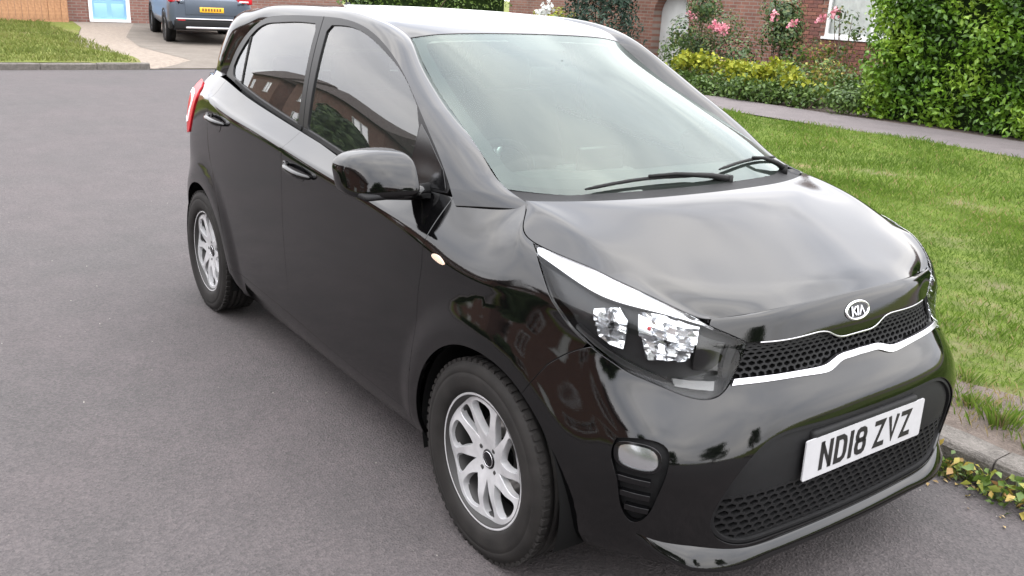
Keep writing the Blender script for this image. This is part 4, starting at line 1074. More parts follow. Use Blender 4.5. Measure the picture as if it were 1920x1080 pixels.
V = [BM(.0440*math.cos(2*math.pi*i/n), .0200*math.sin(2*math.pi*i/n), .0018) for i in range(n)]
obj_py('badge_field', V, [tuple(range(n))], M_GLOSSB, badge)
for ch, x0, w in (('K', -.029, .0215), ('I', -.0055, .006), ('A', .0025, .0255)):
    glyph('letter', ch, w, .026, .0058, .0035, M_CHROME, badge, lambda a, b, d, x0=x0: BM(x0+a, b-.013, d+.001))

# -- door mirrors
def mirror_housing(sd):
    r = empty('door_mirror', (0, 0, 0), 0, car)
    # cross-sections along y (inboard -> outboard): centre x, centre z, half depth x, half height z
    secs = [(.768, .775, 1.018, .040, .030), (.771, .772, 1.019, .054, .050), (.780, .766, 1.021, .060, .0595), (.800, .752, 1.022, .062, .0625), (.830, .735, 1.021, .063, .0635), (.865, .712, 1.016, .062, .0635), (.900, .687, 1.009, .058, .061), (.922, .667, 1.003, .050, .055), (.938, .650, .998, .036, .042), (.944, .642, .995, .016, .020)]
    n = 28; V = []; F = []
    for (y, cx, cz, hx, hz) in secs:
        for k in range(n):
            a = 2*math.pi*k/n; e = .50
            dz_ = hz*math.copysign(abs(math.sin(a))**e, math.sin(a))
            V.append((cx+hx*math.copysign(abs(math.cos(a))**e, math.cos(a))-.42*dz_-3.0*max(dz_, 0)**2, sd*y, cz+dz_))
    for i in range(len(secs)-1):
        for k in range(n): F.append((i*n+k, i*n+(k+1) % n, (i+1)*n+(k+1) % n, (i+1)*n+k))
    F += [tuple(range(n)), tuple(range((len(secs)-1)*n, len(secs)*n))]
    up = [f for f in F if np.mean([V[i][2]-1.0 for i in f]) > -.5]
    o = obj_py('mirror_housing', V, F, PAINT, r, True); fix_normals(o)
    s = o.modifiers.new('sub', 'SUBSURF'); s.levels = s.render_levels = 1
    # lower black base and stalk
    mb = MB(); mb.box((.735, sd*.835, .958), (.095, .165, .018)); mb.build('mirror_base', M_PLAST, r, bevel=.007)
    mb = MB(); mb.tube([(.745, sd*.83, .958), (.770, sd*.77, .962), (.790, sd*.715, .965)], [.017, .022, .028], 12); mb.build('mirror_stalk', PAINT, r, True)
    V = []
    for k in range(24):
        a = 2*math.pi*k/24; V.append((.6655+.03*math.cos(a)*.0, sd*(.855+.072*math.copysign(abs(math.cos(a))**.7, math.cos(a))), 1.012+.046*math.copysign(abs(math.sin(a))**.7, math.sin(a))))
    V2 = [(v[0]+.02, v[1], v[2]) for v in V]
    o = obj_py('mirror_glass', [(v[0]-.0, v[1], v[2]) for v in V]+V2, [tuple(range(24))]+[(i, (i+1) % 24, 24+(i+1) % 24, 24+i) for i in range(24)], M_CHROME, r)
    # sail panel on the door
    q = np.array([(.648, zb(.648)+.014), (.86, zb(.86)+.004), (.82, 1.032), (.70, 1.108), (.64, 1.140)])
    panel('sail_panel', GH, q, [], M_GLOSSB, r, flip_y=sd < 0, sp=.03, thick=.01, lift=.003, inset=0)
    return r
mirror_housing(-1)
lm = mirror_housing(1)
for ch in list(lm.children):          # nearside mirror folded in against the door
    if ch.name.startswith('sail'): continue
    ch.matrix_world = Matrix.Translation((.74, .685, 0)) @ Matrix.Rotation(R(80), 4, 'Z') @ Matrix.Translation((-.76, -.77, 0))

# wipers (right-hand drive: both park with the blade along the screen foot)
def ws_uv(x, y): 
    q = WS.inv([(x, abs(y), 1.0)], (0, 1))[0]; return (q[0]*(1 if y > 0 else -1), q[1])
wiper((1.150, .17, 1.006), (ws_uv(1.118, -.40), ws_uv(1.140, .02)))
wiper((1.085, .52, 1.006), (ws_uv(1.118, .15), ws_uv(1.005, .560)))

# -- cabin
cabin = car
def cushion(name, c, s, rot, mat, parent, bev=.04):
    mb = MB(); mb.box((0, 0, 0), s); o = mb.build(name, mat, parent, True, bevel=bev, seg=3)
    o.location = c; o.rotation_euler = rot; return o
for sd in (1, -1):
    s_ = empty('front_seat', (0, 0, 0), 0, car); y = sd*.36
    cushion('seat_cushion', (.02, y, .52), (.50, .48, .16), (0, R(-8), 0), M_SEAT, s_)
    cushion('backrest', (-.26, y, .84), (.14, .46, .60), (0, R(-16), 0), M_SEAT, s_)
    cushion('headrest', (-.375, y, 1.20), (.09, .25, .17), (0, R(-10), 0), M_SEAT, s_)
    for k in (-.06, .06):
        mb = MB(); mb.tube([(-.345, y+k, 1.06), (-.37, y+k, 1.16)], .007, 8); mb.build('headrest_post', M_SATIN, s_, True)
rs = empty('rear_seat', (0, 0, 0), 0, car)
cushion('seat_cushion', (-.72, 0, .56), (.46, 1.15, .16), (0, R(-6), 0), M_SEAT, rs)
cushion('backrest', (-1.02, 0, .84), (.14, 1.15, .55), (0, R(-18), 0), M_SEAT, rs)
for y in (-.33, .33): cushion('headrest', (-1.10, y, 1.15), (.08, .24, .13), (0, R(-12), 0), M_SEAT, rs)
V = []; F = []
for j, y in enumerate(np.linspace(-.64, .64, 21)):
    k = 1-.25*(abs(y)/.64)**3
    for x_, z_ in ((1.10*k+.03, .965), (.98, .985), (.82, .985), (.70, .955), (.66, .88), (.70, .70), (.75, .45)): V.append((x_, y, z_+(.028*math.exp(-((y+.36)/.2)**2) if .8 < x_ < 1.0 else 0)))
for j in range(20):
    for k in range(6): a = j*7+k; F.append((a, a+1, a+8, a+7))
obj_py('dashboard', V, F, M_DASH, car, True)
sw = empty('steering_wheel', (.56, -.36, .90), 0, car); sw.rotation_euler = (0, R(-66), 0)
mb = MB(); mb.tube([(.185*math.cos(t), .185*math.sin(t), 0) for t in np.linspace(0, 2*math.pi, 41)], .014, 10, False); mb.build('wheel_grip', M_RUBBER, sw, True)
mb = MB(); mb.lathe([(.0001, .03), (.05, .03), (.068, .01), (.06, -.03), (.0001, -.04)], 'z', 20); mb.build('wheel_boss', M_DASH, sw, True)
for a in (0, 180, 270):
    mb = MB(); mb.tube([(.05*math.cos(R(a)), .05*math.sin(R(a)), 0), (.18*math.cos(R(a)), .18*math.sin(R(a)), 0)], [.022, .013], 8); mb.build('wheel_spoke', M_SATIN, sw, True)
ctr = MB(); ctr.box((.70, 0, .80), (.16, .26, .36)); ctr.build('centre_console', M_DASH, car, bevel=.02)
ctr = MB(); ctr.box((.745, -.02, 1.005), (.03, .20, .11)); ctr.build('centre_screen', M_GLOSSB, car, bevel=.01)
rm = MB(); rm.box((.44, 0, 1.262), (.03, .22, .065)); rvm = rm.build('rear_view_mirror', M_RUBBER, car, bevel=.015)
rm = MB(); rm.tube([(.45, 0, 1.28), (.485, 0, 1.31)], .010, 8); rm.build('mirror_stem', M_RUBBER, rvm)
V = Vr.copy(); V[:, 2] -= .03
obj_py('headlining', V, [(int(a), int(c), int(b)) for a, b, c in FF], M_HEADL, car, True)
for sd in (1, -1):
    vv = []; xs = np.linspace(-1.0, .78, 20)
    for x_ in xs: vv += [(x_, sd*.66, .40), (x_, sd*.665, .80), (x_, sd*(gh_y(x_, zb(x_))[0]-.02), zb(x_)-.005)]
    obj_py('door_trim', vv, [(i*3+k, i*3+k+1, (i+1)*3+k+1, (i+1)*3+k) for i in range(19) for k in range(2)], M_DASH, car, True)
# ----------------------------------------------------------------------------
# ground, road, kerbs, verge
# ----------------------------------------------------------------------------
rng = np.random.default_rng(7)
def ramp(n, l, src, stops):
    r = n.new('ShaderNodeValToRGB'); el = r.color_ramp.elements
    el[0].position, el[0].color = stops[0][0], (*stops[0][1], 1); el[1].position, el[1].color = stops[-1][0], (*stops[-1][1], 1)
    for p, c in stops[1:-1]: e = el.new(p); e.color = (*c, 1)
    l.new(src, r.inputs['Fac']); return r.outputs['Color']
def noise_node(n, l, vec, scale, detail=5, rough=.6):
    t = n.new('ShaderNodeTexNoise'); t.inputs['Scale'].default_value = scale; t.inputs['Detail'].default_value = detail; t.inputs['Roughness'].default_value = rough
    l.new(vec, t.inputs['Vector']); return t.outputs['Fac']
def mixc(n, l, fac, a, b, mode='MIX'):
    m = n.new('ShaderNodeMix'); m.data_type = 'RGBA'; m.blend_type = mode
    if isinstance(fac, (int, float)): m.inputs['Factor'].default_value = fac
    else: l.new(fac, m.inputs['Factor'])
    for k, v in (('A', a), ('B', b)):
        if isinstance(v, tuple): m.inputs[k].default_value = (*v, 1)
        else: l.new(v, m.inputs[k])
    return m.outputs['Result']
def rng_node(n, l, src, a, b, c=0., d=1.):
    m = n.new('ShaderNodeMapRange'); m.inputs['From Min'].default_value = a; m.inputs['From Max'].default_value = b
    m.inputs['To Min'].default_value = c; m.inputs['To Max'].default_value = d; l.new(src, m.inputs['Value']); return m.outputs['Result']
def bump_to(n, l, b, src, strength, dist=.01):
    bp = n.new('ShaderNodeBump'); bp.inputs['Strength'].default_value = strength; bp.inputs['Distance'].default_value = dist
    l.new(src, bp.inputs['Height']); l.new(bp.outputs['Normal'], b.inputs['Normal'])
def mat_asphalt():
    m, n, l, b = _nt('worn_asphalt'); tc = n.new('ShaderNodeTexCoord'); v = tc.outputs['Object']
    big = noise_node(n, l, v, .55, 6, .6); mid = noise_node(n, l, v, 4.5, 6, .65); fine = noise_node(n, l, v, 170, 3, .7)
    vo = n.new('ShaderNodeTexVoronoi'); vo.inputs['Scale'].default_value = 130; l.new(v, vo.inputs['Vector'])
    c = ramp(n, l, big, [(.30, (.064, .0605, .060)), (.5, (.072, .0650, .0652)), (.70, (.078, .0685, .0690))])
    c2 = ramp(n, l, mid, [(.3, (.90, .905, .905)), (.7, (1.08, 1.07, 1.075))])
    c = mixc(n, l, 1.0, c, c2, 'MULTIPLY')
    ag = ramp(n, l, vo.outputs['Color'], [(0, (.62, .62, .63)), (.5, (.98, .97, .97)), (1, (1.42, 1.38, 1.36))])
    c = mixc(n, l, .75, c, ag, 'MULTIPLY')
    f2 = ramp(n, l, fine, [(.3, (.8, .8, .8)), (.72, (1.2, 1.2, 1.2))]); c = mixc(n, l, .6, c, f2, 'MULTIPLY')
    l.new(c, b.inputs['Base Color']); b.inputs['Roughness'].default_value = .88; b.inputs['Specular IOR Level'].default_value = .3
    h = n.new('ShaderNodeMath'); h.operation = 'ADD'; l.new(vo.outputs['Distance'], h.inputs[0]); l.new(fine, h.inputs[1])
    bump_to(n, l, b, h.outputs[0], .55, .006)
    return m
def mat_verge(name, greens, brown=.56, dry=(.19, .145, .075)):
    m, n, l, b = _nt(name); tc = n.new('ShaderNodeTexCoord'); v = tc.outputs['Object']
    big = noise_node(n, l, v, .7, 5); mid = noise_node(n, l, v, 6, 6, .7); fine = noise_node(n, l, v, 60, 4, .75)
    c = ramp(n, l, mid, [(.3, greens[0]), (.5, greens[1]), (.7, greens[2])])
    f2 = ramp(n, l, fine, [(.3, (.55, .55, .5)), (.7, (1.35, 1.35, 1.3))]); c = mixc(n, l, .8, c, f2, 'MULTIPLY')
    k = n.new('ShaderNodeMath'); k.operation = 'MULTIPLY'; l.new(rng_node(n, l, big, brown, brown+.14), k.inputs[0]); l.new(rng_node(n, l, mid, .42, .62), k.inputs[1])
    c = mixc(n, l, k.outputs[0], c, dry)
    wa = n.new('ShaderNodeAttribute'); wa.attribute_name = 'worn'
    wk = n.new('ShaderNodeMath'); wk.operation = 'MULTIPLY'; l.new(wa.outputs['Fac'], wk.inputs[0]); l.new(rng_node(n, l, mid, .25, .5, .35, 1.3), wk.inputs[1]); wk.use_clamp = True
    c = mixc(n, l, wk.outputs[0], c, (.15, .115, .08))
    l.new(c, b.inputs['Base Color']); b.inputs['Roughness'].default_value = .95; b.inputs['Specular IOR Level'].default_value = .15
    bump_to(n, l, b, fine, .8, .02)
    return m
def mat_dirt(name, c0, c1, s=9):
    m, n, l, b = _nt(name); tc = n.new('ShaderNodeTexCoord'); v = tc.outputs['Object']
    a = noise_node(n, l, v, s, 7, .7); f = noise_node(n, l, v, 90, 4, .7)
    c = ramp(n, l, a, [(.3, c0), (.7, c1)]); c = mixc(n, l, .7, c, ramp(n, l, f, [(.3, (.6, .6, .6)), (.7, (1.3, 1.3, 1.3))]), 'MULTIPLY')
    l.new(c, b.inputs['Base Color']); b.inputs['Roughness'].default_value = .95; b.inputs['Specular IOR Level'].default_value = .2
    bump_to(n, l, b, f, .7, .015); return m
M_ASPH = mat_asphalt()
M_VERGE = mat_verge('verge_turf', ((.052, .078, .012), (.085, .122, .019), (.120, .155, .030)), .54)
M_LAWN = mat_verge('far_lawn_turf', ((.085, .105, .022), (.12, .14, .032), (.15, .17, .045)), .50, (.17, .14, .07))
M_KERB = mat_dirt('weathered_concrete', (.085, .078, .07), (.175, .16, .145), 14)
M_PATH = mat_dirt('footpath_tarmac', (.115, .102, .102), (.15, .132, .131), 3)
M_SOIL = mat_dirt('dry_soil', (.075, .06, .05), (.15, .122, .105), 9)
M_DRIVE = mat_dirt('pale_concrete_drive', (.12, .105, .09), (.17, .15, .128), 2)
M_GRAVEL = mat_dirt('gravel_front', (.17, .14, .115), (.27, .23, .19), 12)

def sheet(name, pts, z, mat, label=None, kind='structure', zf=None):
    V, F = cdt(resample(np.array(pts, float), 1.0), [], 1.2)
    zz = np.full(len(V), z) if zf is None else zf(V[:, 0], V[:, 1])
    P = np.stack([V[:, 0], V[:, 1], zz], 1); fn = np.cross(P[F[:, 1]]-P[F[:, 0]], P[F[:, 2]]-P[F[:, 0]]); F[fn[:, 2] < 0] = F[fn[:, 2] < 0][:, ::-1]
    o = obj_py(name, P, F.tolist(), mat, None, True); tag(o, kind=kind); return o

KY, KH = .925, .105          # kerb face and height
g = obj_py('ground', [(-900, -900, -.06), (900, -900, -.06), (900, 900, -.06), (-900, 900, -.06)], [(0, 1, 2, 3)], M_LAWN); tag(g, kind='structure')
sheet('road', [(-14.4, -6.4), (60, -6.4), (60, KY+.02), (-3.6, KY+.02), (-5.2, 1.6), (-7.0, 3.4), (-8.4, 5.6), (-9.4, 8.0), (-10.2, 12), (-10.2, 60), (-14.4, 60)], 0, M_ASPH)

# the verge: a gently uneven lawn strip between kerb and footpath
def verge_z(x, y):
    e = np.clip((y-KY-.12)/.5, 0, 1)
    return .098+.03*e+.012*np.sin(x*1.7+y*.8)*e+.010*np.sin(x*.6-y*1.9)*e
corner_x = lambda y: np.interp(y, [.93, 1.6, 3.4, 5.6, 8.0, 12], [-3.5, -5.0, -6.8, -8.2, -9.2, -10.1])
vx, vy = np.meshgrid(np.linspace(-9.7, 9, 260), np.concatenate([np.linspace(KY+.11, 3, 50), np.linspace(3.1, 8.24, 50)]))
V = np.stack([vx.ravel(), vy.ravel(), verge_z(vx.ravel(), vy.ravel())], 1); nx = 260
F = [(j*nx+i, j*nx+i+1, (j+1)*nx+i+1, (j+1)*nx+i) for j in range(99) for i in range(nx-1) if vx[j, i] > corner_x(vy[j, i])]
verge = obj_py('grass_verge', V, F, M_VERGE, None, True); tag(verge, kind='structure')
VERGE_V = V


def kerb_run(name, p0, p1, h, n_hint=.915, w=.125, label=None):
    """a line of separate kerb stones, children of one kerb"""
    p0 = Vector(p0); p1 = Vector(p1); L = (p1-p0).length; n = max(1, round(L/n_hint)); d = (p1-p0)/n; a = math.atan2(d.y, d.x)
    k = empty(name, (p0.x, p0.y, 0)); tag(k, kind='structure')
    base = []
    for q in range(3):
        s = L/n-.008; prof = [(0, -.1), (0, h-.022), (.006, h-.008), (.020, h), (w-.008, h+.002), (w, h-.006), (w, -.1)]
        rr = random.Random(q+len(name)); V = []; nn = 7
        for i in range(nn):
            x = -s/2+s*i/(nn-1); e = .004 if i in (0, nn-1) else 0
            for (yy, zz) in prof: V.append((x, yy+e*(1 if yy < .02 else 0)+rr.uniform(-.0025, .0025), zz-(e if zz > 0 else 0)+rr.uniform(-.002, .002)*(zz > 0)))
        m = len(prof); F = [(i*m+j, (i+1)*m+j, (i+1)*m+j+1, i*m+j+1) for i in range(nn-1) for j in range(m-1)]+[tuple(range(m))[::-1], tuple((nn-1)*m+j for j in range(m))]
        me = bpy.data.meshes.new('kerb_stone'); me.from_pydata(V, [], F); me.update(); me.materials.append(M_KERB); base.append(me)
    for i in range(n):
        o = bpy.data.objects.new('kerb_stone', base[i % 3]); col.objects.link(o); o.parent = k
        c = d*(i+.5); o.location = (c.x, c.y, random.Random(i).uniform(-.006, .004)); o.rotation_euler = (random.Random(i+9).uniform(-.02, .02), 0, a)
    return k
kerb_run('kerb', (-3.6, KY, 0), (9.0, KY, 0), KH)
# the wide corner into the side street
CR = [(-10.2, 60), (-10.2, 12), (-9.4, 8.0), (-8.4, 5.6), (-7.0, 3.4), (-5.2, 1.6), (-3.6, KY)]
for a_, b_ in zip(CR[:-1], CR[1:]): kerb_run('kerb', (*a_, 0), (*b_, 0), KH, 2.0 if a_[1] > 50 else .915)
kerb_run('kerb', (-14.35, -12.0, 0), (-14.35, 2.35, 0), .11, .915)
kerb_run('kerb', (-14.35, 7.9, 0), (-14.35, 60, 0), .11, 2.0)
kerb_run('kerb', (60, -6.4, 0), (-14.4, -6.4, 0), .10, 3.0)
sheet('gutter_soil', [(-7, KY+.118), (6, KY+.118), (6, KY+.50), (3.4, KY+.55), (2.4, KY+.62), (1.7, KY+.66), (1.2, KY+.50), (.3, KY+.34), (-2, KY+.25), (-7, KY+.25)], .112, M_SOIL, zf=lambda x, y: verge_z(x, y)+.004+.004*np.sin(x*9))

sheet('footpath', [(-9.69, 8.24), (12, 8.24), (12, 9.72), (-9.69, 9.72)], .135, M_PATH)
sheet('footpath', [(-9.69, 9.72), (-9.69, 60), (-8.5, 60), (-8.5, 9.72)], .135, M_PATH)
sheet('garden_bed', [(-8.5, 9.70), (14, 9.70), (14, 13.99), (-8.5, 13.99)], .12, M_SOIL)
sheet('front_garden', [(-30, 60), (-8.5, 60), (-8.5, 9.8), (-9.0, 9.8), (-9.69, 13.9), (-9.69, 60)], .10, M_LAWN)

# across the junction: lawn, gravel, drive climbing to the far house
def rise(x, y): return .10*np.clip((-14.40-x)/.6, .1, 1)*np.where(y > 2.2, 1, 0)+.10*np.where(y > 2.2, 0, 1)+np.clip((-14.5-x)/10., 0, 1.3)*.28
edge = [(-14.5, 2.3), (-15.6, 2.35), (-17.0, 1.9), (-18.6, 1.75), (-20.5, 2.35), (-22.5, 2.8), (-24.6, 3.0)]
sheet('far_lawn', [(-14.5, -14)]+edge+[(-24.6, -14)], 0, M_LAWN, zf=lambda x, y: rise(x, y)+.015)
sheet('gravel_front', edge+[(-24.6, 4.6), (-20, 3.3), (-17.6, 3.0), (-15.0, 3.3), (-14.40, 2.50), (-14.40, 2.3)], 0, M_GRAVEL, zf=rise)
sheet('driveway', [(-14.42, 2.45), (-15.0, 3.28), (-17.6, 2.98), (-20, 3.28), (-24.6, 4.58), (-24.6, 9.0), (-14.42, 7.9)], 0, M_DRIVE, zf=lambda x, y: rise(x, y)+.004)
sheet('far_garden', [(-14.5, 8.0), (-24.6, 9.0), (-24.6, 40), (-14.5, 40)], 0, M_LAWN, zf=rise)
# our side of the road behind the viewer
sheet('footpath', [(-14, -8.6), (60, -8.6), (60, -6.52), (-14, -6.52)], .10, M_PATH)
sheet('front_lawn', [(-30, -15), (60, -15), (60, -8.62), (-30, -8.62)], .11, M_LAWN)

# ----------------------------------------------------------------------------
# foliage
# ----------------------------------------------------------------------------
def fast_mesh(name, V, F, rnd, mat, parent=None):
    """triangles with a per-vertex random value (0..1) for natural leaf-to-leaf colour"""
    me = bpy.data.meshes.new(name); V = np.asarray(V, np.float32); F = np.asarray(F, np.int32)
    me.vertices.add(len(V)); me.vertices.foreach_set('co', V.ravel())
    me.loops.add(F.size); me.loops.foreach_set('vertex_index', F.ravel())
    me.polygons.add(len(F)); me.polygons.foreach_set('loop_start', np.arange(0, F.size, 3, dtype=np.int32)); me.polygons.foreach_set('loop_total', np.full(len(F), 3, np.int32))
    a = me.attributes.new('tone', 'FLOAT', 'POINT'); a.data.foreach_set('value', np.asarray(rnd, np.float32))
    me.update(); me.validate()
    return link_mesh(name, me, mat, parent, False)
def mat_leaf(name, stops, rough=.45, trans=.25, spec=.4):
    m, n, l, b = _nt(name); at = n.new('ShaderNodeAttribute'); at.attribute_name = 'tone'
    c = ramp(n, l, at.outputs['Fac'], stops); l.new(c, b.inputs['Base Color']); b.inputs['Roughness'].default_value = rough; b.inputs['Specular IOR Level'].default_value = spec
    if trans:
        t = n.new('ShaderNodeBsdfTranslucent'); l.new(c, t.inputs['Color']); mx = n.new('ShaderNodeMixShader'); mx.inputs['Fac'].default_value = trans
        o = n['Material Output']; l.new(b.outputs['BSDF'], mx.inputs[1]); l.new(t.outputs['BSDF'], mx.inputs[2]); l.new(mx.outputs['Shader'], o.inputs['Surface'])
    return m
def leaves(name, C, size, mat, parent=None, out=None, up=.3, seed=0, narrow=.5, tone=None):
    """one folded leaf (4 triangles) at every centre C, facing roughly outward/up"""
    r = np.random.default_rng(seed); n = len(C); size = np.broadcast_to(size, n)*r.uniform(.7, 1.3, n)
    nrm = r.normal(size=(n, 3)); nrm /= np.linalg.norm(nrm, axis=1)[:, None]
    if out is not None: nrm = nrm*.75+out
    nrm[:, 2] += up; nrm /= np.linalg.norm(nrm, axis=1)[:, None]
    t = r.normal(size=(n, 3)); t -= np.sum(t*nrm, 1)[:, None]*nrm; t /= np.linalg.norm(t, axis=1)[:, None]; s = np.cross(nrm, t)
    L = size[:, None]; Wd = L*narrow*.5
    A = C-t*L*.5; B = C+t*L*.5-nrm*L*.08; Cm = C+nrm*L*.0; D = C+s*Wd+nrm*L*.10; E = C-s*Wd+nrm*L*.10
    V = np.stack([A, B, Cm, D, E], 1).reshape(-1, 3); b = (np.arange(n)*5)[:, None]
    F = np.concatenate([b+[0, 2, 3], b+[2, 1, 3], b+[0, 4, 2], b+[2, 4, 1]], 0)
    tn = r.uniform(0, 1, n) if tone is None else np.clip(tone+r.normal(0, .16, n), 0, 1)
    return fast_mesh(name, V, F, np.repeat(tn, 5), mat, parent)
def clump_points(centres, radii, n, seed=0, shell_=.55):
    """points in lumpy ellipsoid clumps, denser towards each clump's skin; returns points, outward"""
    r = np.random.default_rng(seed); centres = np.asarray(centres, float); radii = np.asarray(radii, float)
    if radii.ndim == 1: radii = np.repeat(radii[:, None], 3, 1)
    w = radii.prod(1)**(2/3); k = r.choice(len(centres), n, p=w/w.sum())
    d = r.normal(size=(n, 3)); d /= np.linalg.norm(d, axis=1)[:, None]
    rr = 1-shell_*r.random(n)**1.6
    return centres[k]+d*rr[:, None]*radii[k], d
G_HEDGE = mat_leaf('laurel_leaf', [(0, (.036, .088, .009)), (.45, (.095, .195, .016)), (.8, (.165, .285, .026)), (1, (.22, .33, .04))], .38, .25, .4)
G_MID = mat_leaf('garden_leaf', [(0, (.035, .070, .014)), (.5, (.070, .125, .024)), (1, (.12, .185, .04))], .5)
G_YEL = mat_leaf('lime_yellow_flower', [(0, (.12, .165, .02)), (.5, (.215, .24, .022)), (1, (.30, .30, .03))], .6, .2, .2)
G_ROSE = mat_leaf('rose_leaf', [(0, (.022, .048, .016)), (.5, (.050, .095, .026)), (.85, (.10, .15, .04)), (1, (.15, .13, .05))], .45)
G_CON = mat_leaf('conifer_needle', [(0, (.012, .028, .020)), (.6, (.022, .05, .032)), (1, (.04, .075, .045))], .6, .1)
G_TREE = mat_leaf('tree_leaf', [(0, (.02, .045, .010)), (.5, (.04, .08, .016)), (1, (.08, .13, .03))], .5)
G_GRASS = mat_leaf('grass_blade', [(0, (.058, .100, .013)), (.5, (.098, .165, .021)), (.8, (.150, .215, .034)), (.9, (.22, .19, .075)), (1, (.28, .22, .11))], .6, .3, .2)
G_WEED = mat_leaf('weed_leaf', [(0, (.05, .09, .015)), (.5, (.10, .165, .025)), (.72, (.20, .22, .04)), (.88, (.34, .26, .05)), (1, (.30, .16, .07))], .5)
G_PINK = mat_leaf('pink_petal', [(0, (.50, .13, .19)), (.5, (.62, .26, .31)), (1, (.70, .42, .45))], .6, .2, .2)
M_BARK = mat_plain('bark', (.09, .065, .045), .95, noise=.4, nscale=12, bump=.5, bscale=40)
M_STEM = mat_plain('green_stem', (.07, .08, .03), .8)

# grass on the verge: blades thin out with distance and are missing on bare patches
def blades(name, n, xr, yr, h, wd, seed, mask, zfun, mat):
    r = np.random.default_rng(seed); x = r.uniform(*xr, n); y = r.uniform(*yr, n); keep = mask(x, y, r); x, y = x[keep], y[keep]; n = len(x)
    hh = h*r.uniform(.45, 1.35, n)*(.75+.5*np.sin(x*2.1+1.3*np.sin(y*1.7))**2); a = r.uniform(0, 2*math.pi, n); lean = r.uniform(.1, .9, n)*hh
    la = r.uniform(0, 2*math.pi, n); z = zfun(x, y)-.004; w = wd*r.uniform(.6, 1.4, n)
    A = np.stack([x-np.cos(a)*w, y-np.sin(a)*w, z], 1); B = np.stack([x+np.cos(a)*w, y+np.sin(a)*w, z], 1)
    M_ = np.stack([x+np.cos(la)*lean*.35, y+np.sin(la)*lean*.35, z+hh*.62], 1); T = np.stack([x+np.cos(la)*lean, y+np.sin(la)*lean, z+hh], 1)
    V = np.stack([A, B, M_, T], 1).reshape(-1, 3); b = (np.arange(n)*4)[:, None]; F = np.concatenate([b+[0, 1, 2], b+[1, 3, 2]], 0)
    patch = .5+.5*np.sin(x*1.3+np.sin(y*2.3)*1.5)*np.sin(y*1.1+np.sin(x*1.9))
    dry = bare_f(x, y) if mat is G_GRASS else 0*x
    tone = np.clip(.18+.42*patch+r.normal(0, .17, n)+(r.random(n) < .07)*.5+dry*.75, 0, 1)
    o = fast_mesh(name, V, F, np.repeat(tone, 4), mat); return o
BARE = [(1.45, 1.55, .75, .22), (.02, 3.78, .26, .20), (.76, 2.95, .22, .16), (.93, 2.50, .26, .14), (1.05, 2.15, .2, .14), (-1.65, 5.6, .3, .18), (2.2, 1.5, .9, .2), (.46, 3.25, .12, .10), (-.6, 5.0, .25, .15), (1.25, 1.85, .3, .2)]
def bare_f(x, y):
    b = np.zeros_like(x)
    for cx, cy, rx_, ry_ in BARE: b = np.maximum(b, (.34+.36*np.sin(x*17+np.sin(y*13)*2)*np.sin(y*19+np.sin(x*11)*2))*np.exp(-(((x-cx)/rx_)**2+((y-cy)/ry_)**2)*1.2))
    b = np.maximum(b, (1-_sstep(.10, .22+.30*_sstep(.6, 1.5, x)+.05*np.sin(x*7), y-KY))*.99)
    return b
at_ = verge.data.attributes.new('worn', 'FLOAT', 'POINT'); at_.data.foreach_set('value', bare_f(VERGE_V[:, 0], VERGE_V[:, 1]).astype(np.float32))
msk = lambda x, y, r: (r.random(len(x)) > bare_f(x, y)*1.05)
gr = blades('grass', 150000, (-3.5, 4.2), (KY+.13, 5.0), .030, .0022, 1, msk, verge_z, G_GRASS)
tag(gr, 'short green grass covering the verge beside the parked car', 'grass', kind='stuff')
gr2 = blades('grass', 70000, (-9.6, 4.2), (4.6, 8.24), .045, .004, 2, lambda x, y, r: msk(x, y, r) & (x > corner_x(y)+.1), verge_z, G_GRASS)
tag(gr2, 'green grass on the verge running up to the footpath', 'grass', kind='stuff')
gr3 = blades('grass', 30000, (-9.5, -3.2), (1.3, 5.0), .055, .004, 3, lambda x, y, r: x > corner_x(y)+.15, verge_z, G_GRASS)
tag(gr3, 'verge grass hidden behind the parked hatchback', 'grass', kind='stuff')
gl = blades('lawn_grass', 40000, (-24.4, -14.6), (-6, 2.2), .07, .008, 4, lambda x, y, r: np.ones(len(x), bool), lambda x, y: rise(x, y)+.015, mat_leaf('lawn_blade', [(0, (.09, .12, .025)), (.6, (.14, .165, .035)), (1, (.22, .20, .08))], .6, .2, .2))
tag(gl, 'worn olive lawn at the far left beyond the junction', 'grass', kind='stuff')
# weeds along the kerb foot and in the gutter soil: each clump is a plant
def weed(x, y, z, h, n, seed, label, mat=G_WEED):
    r = np.random.default_rng(seed); p = empty('weed', (x, y, z)); tag(p, label, 'weed', 'weeds along the kerb')
    C = r.normal(size=(n, 3))*np.array([h*.55, h*.45, h*.3])+np.array([0, 0, h*.55]); C[:, 2] = np.abs(C[:, 2]); leaves('foliage', C, h*.42, mat, p, up=.8, seed=seed, narrow=.62)
    mb = MB()
    for k in range(4): mb.tube([(0, 0, -.01), (r.normal()*h*.4, r.normal()*h*.35, h*.8)], [.003, .0015], 5)
    mb.build('stem', M_STEM, p)
    return p
WEEDS = [(1.86, .87, .06, 40), (1.98, .86, .055, 40), (1.70, .885, .06, 34), (1.66, .90, .075, 46), (1.80, .895, .085, 60), (1.92, .885, .095, 60), (2.03, .89, .08, 50), (1.58, .905, .05, 26), (2.18, .88, .09, 50), (1.73, .90, .05, 24)]
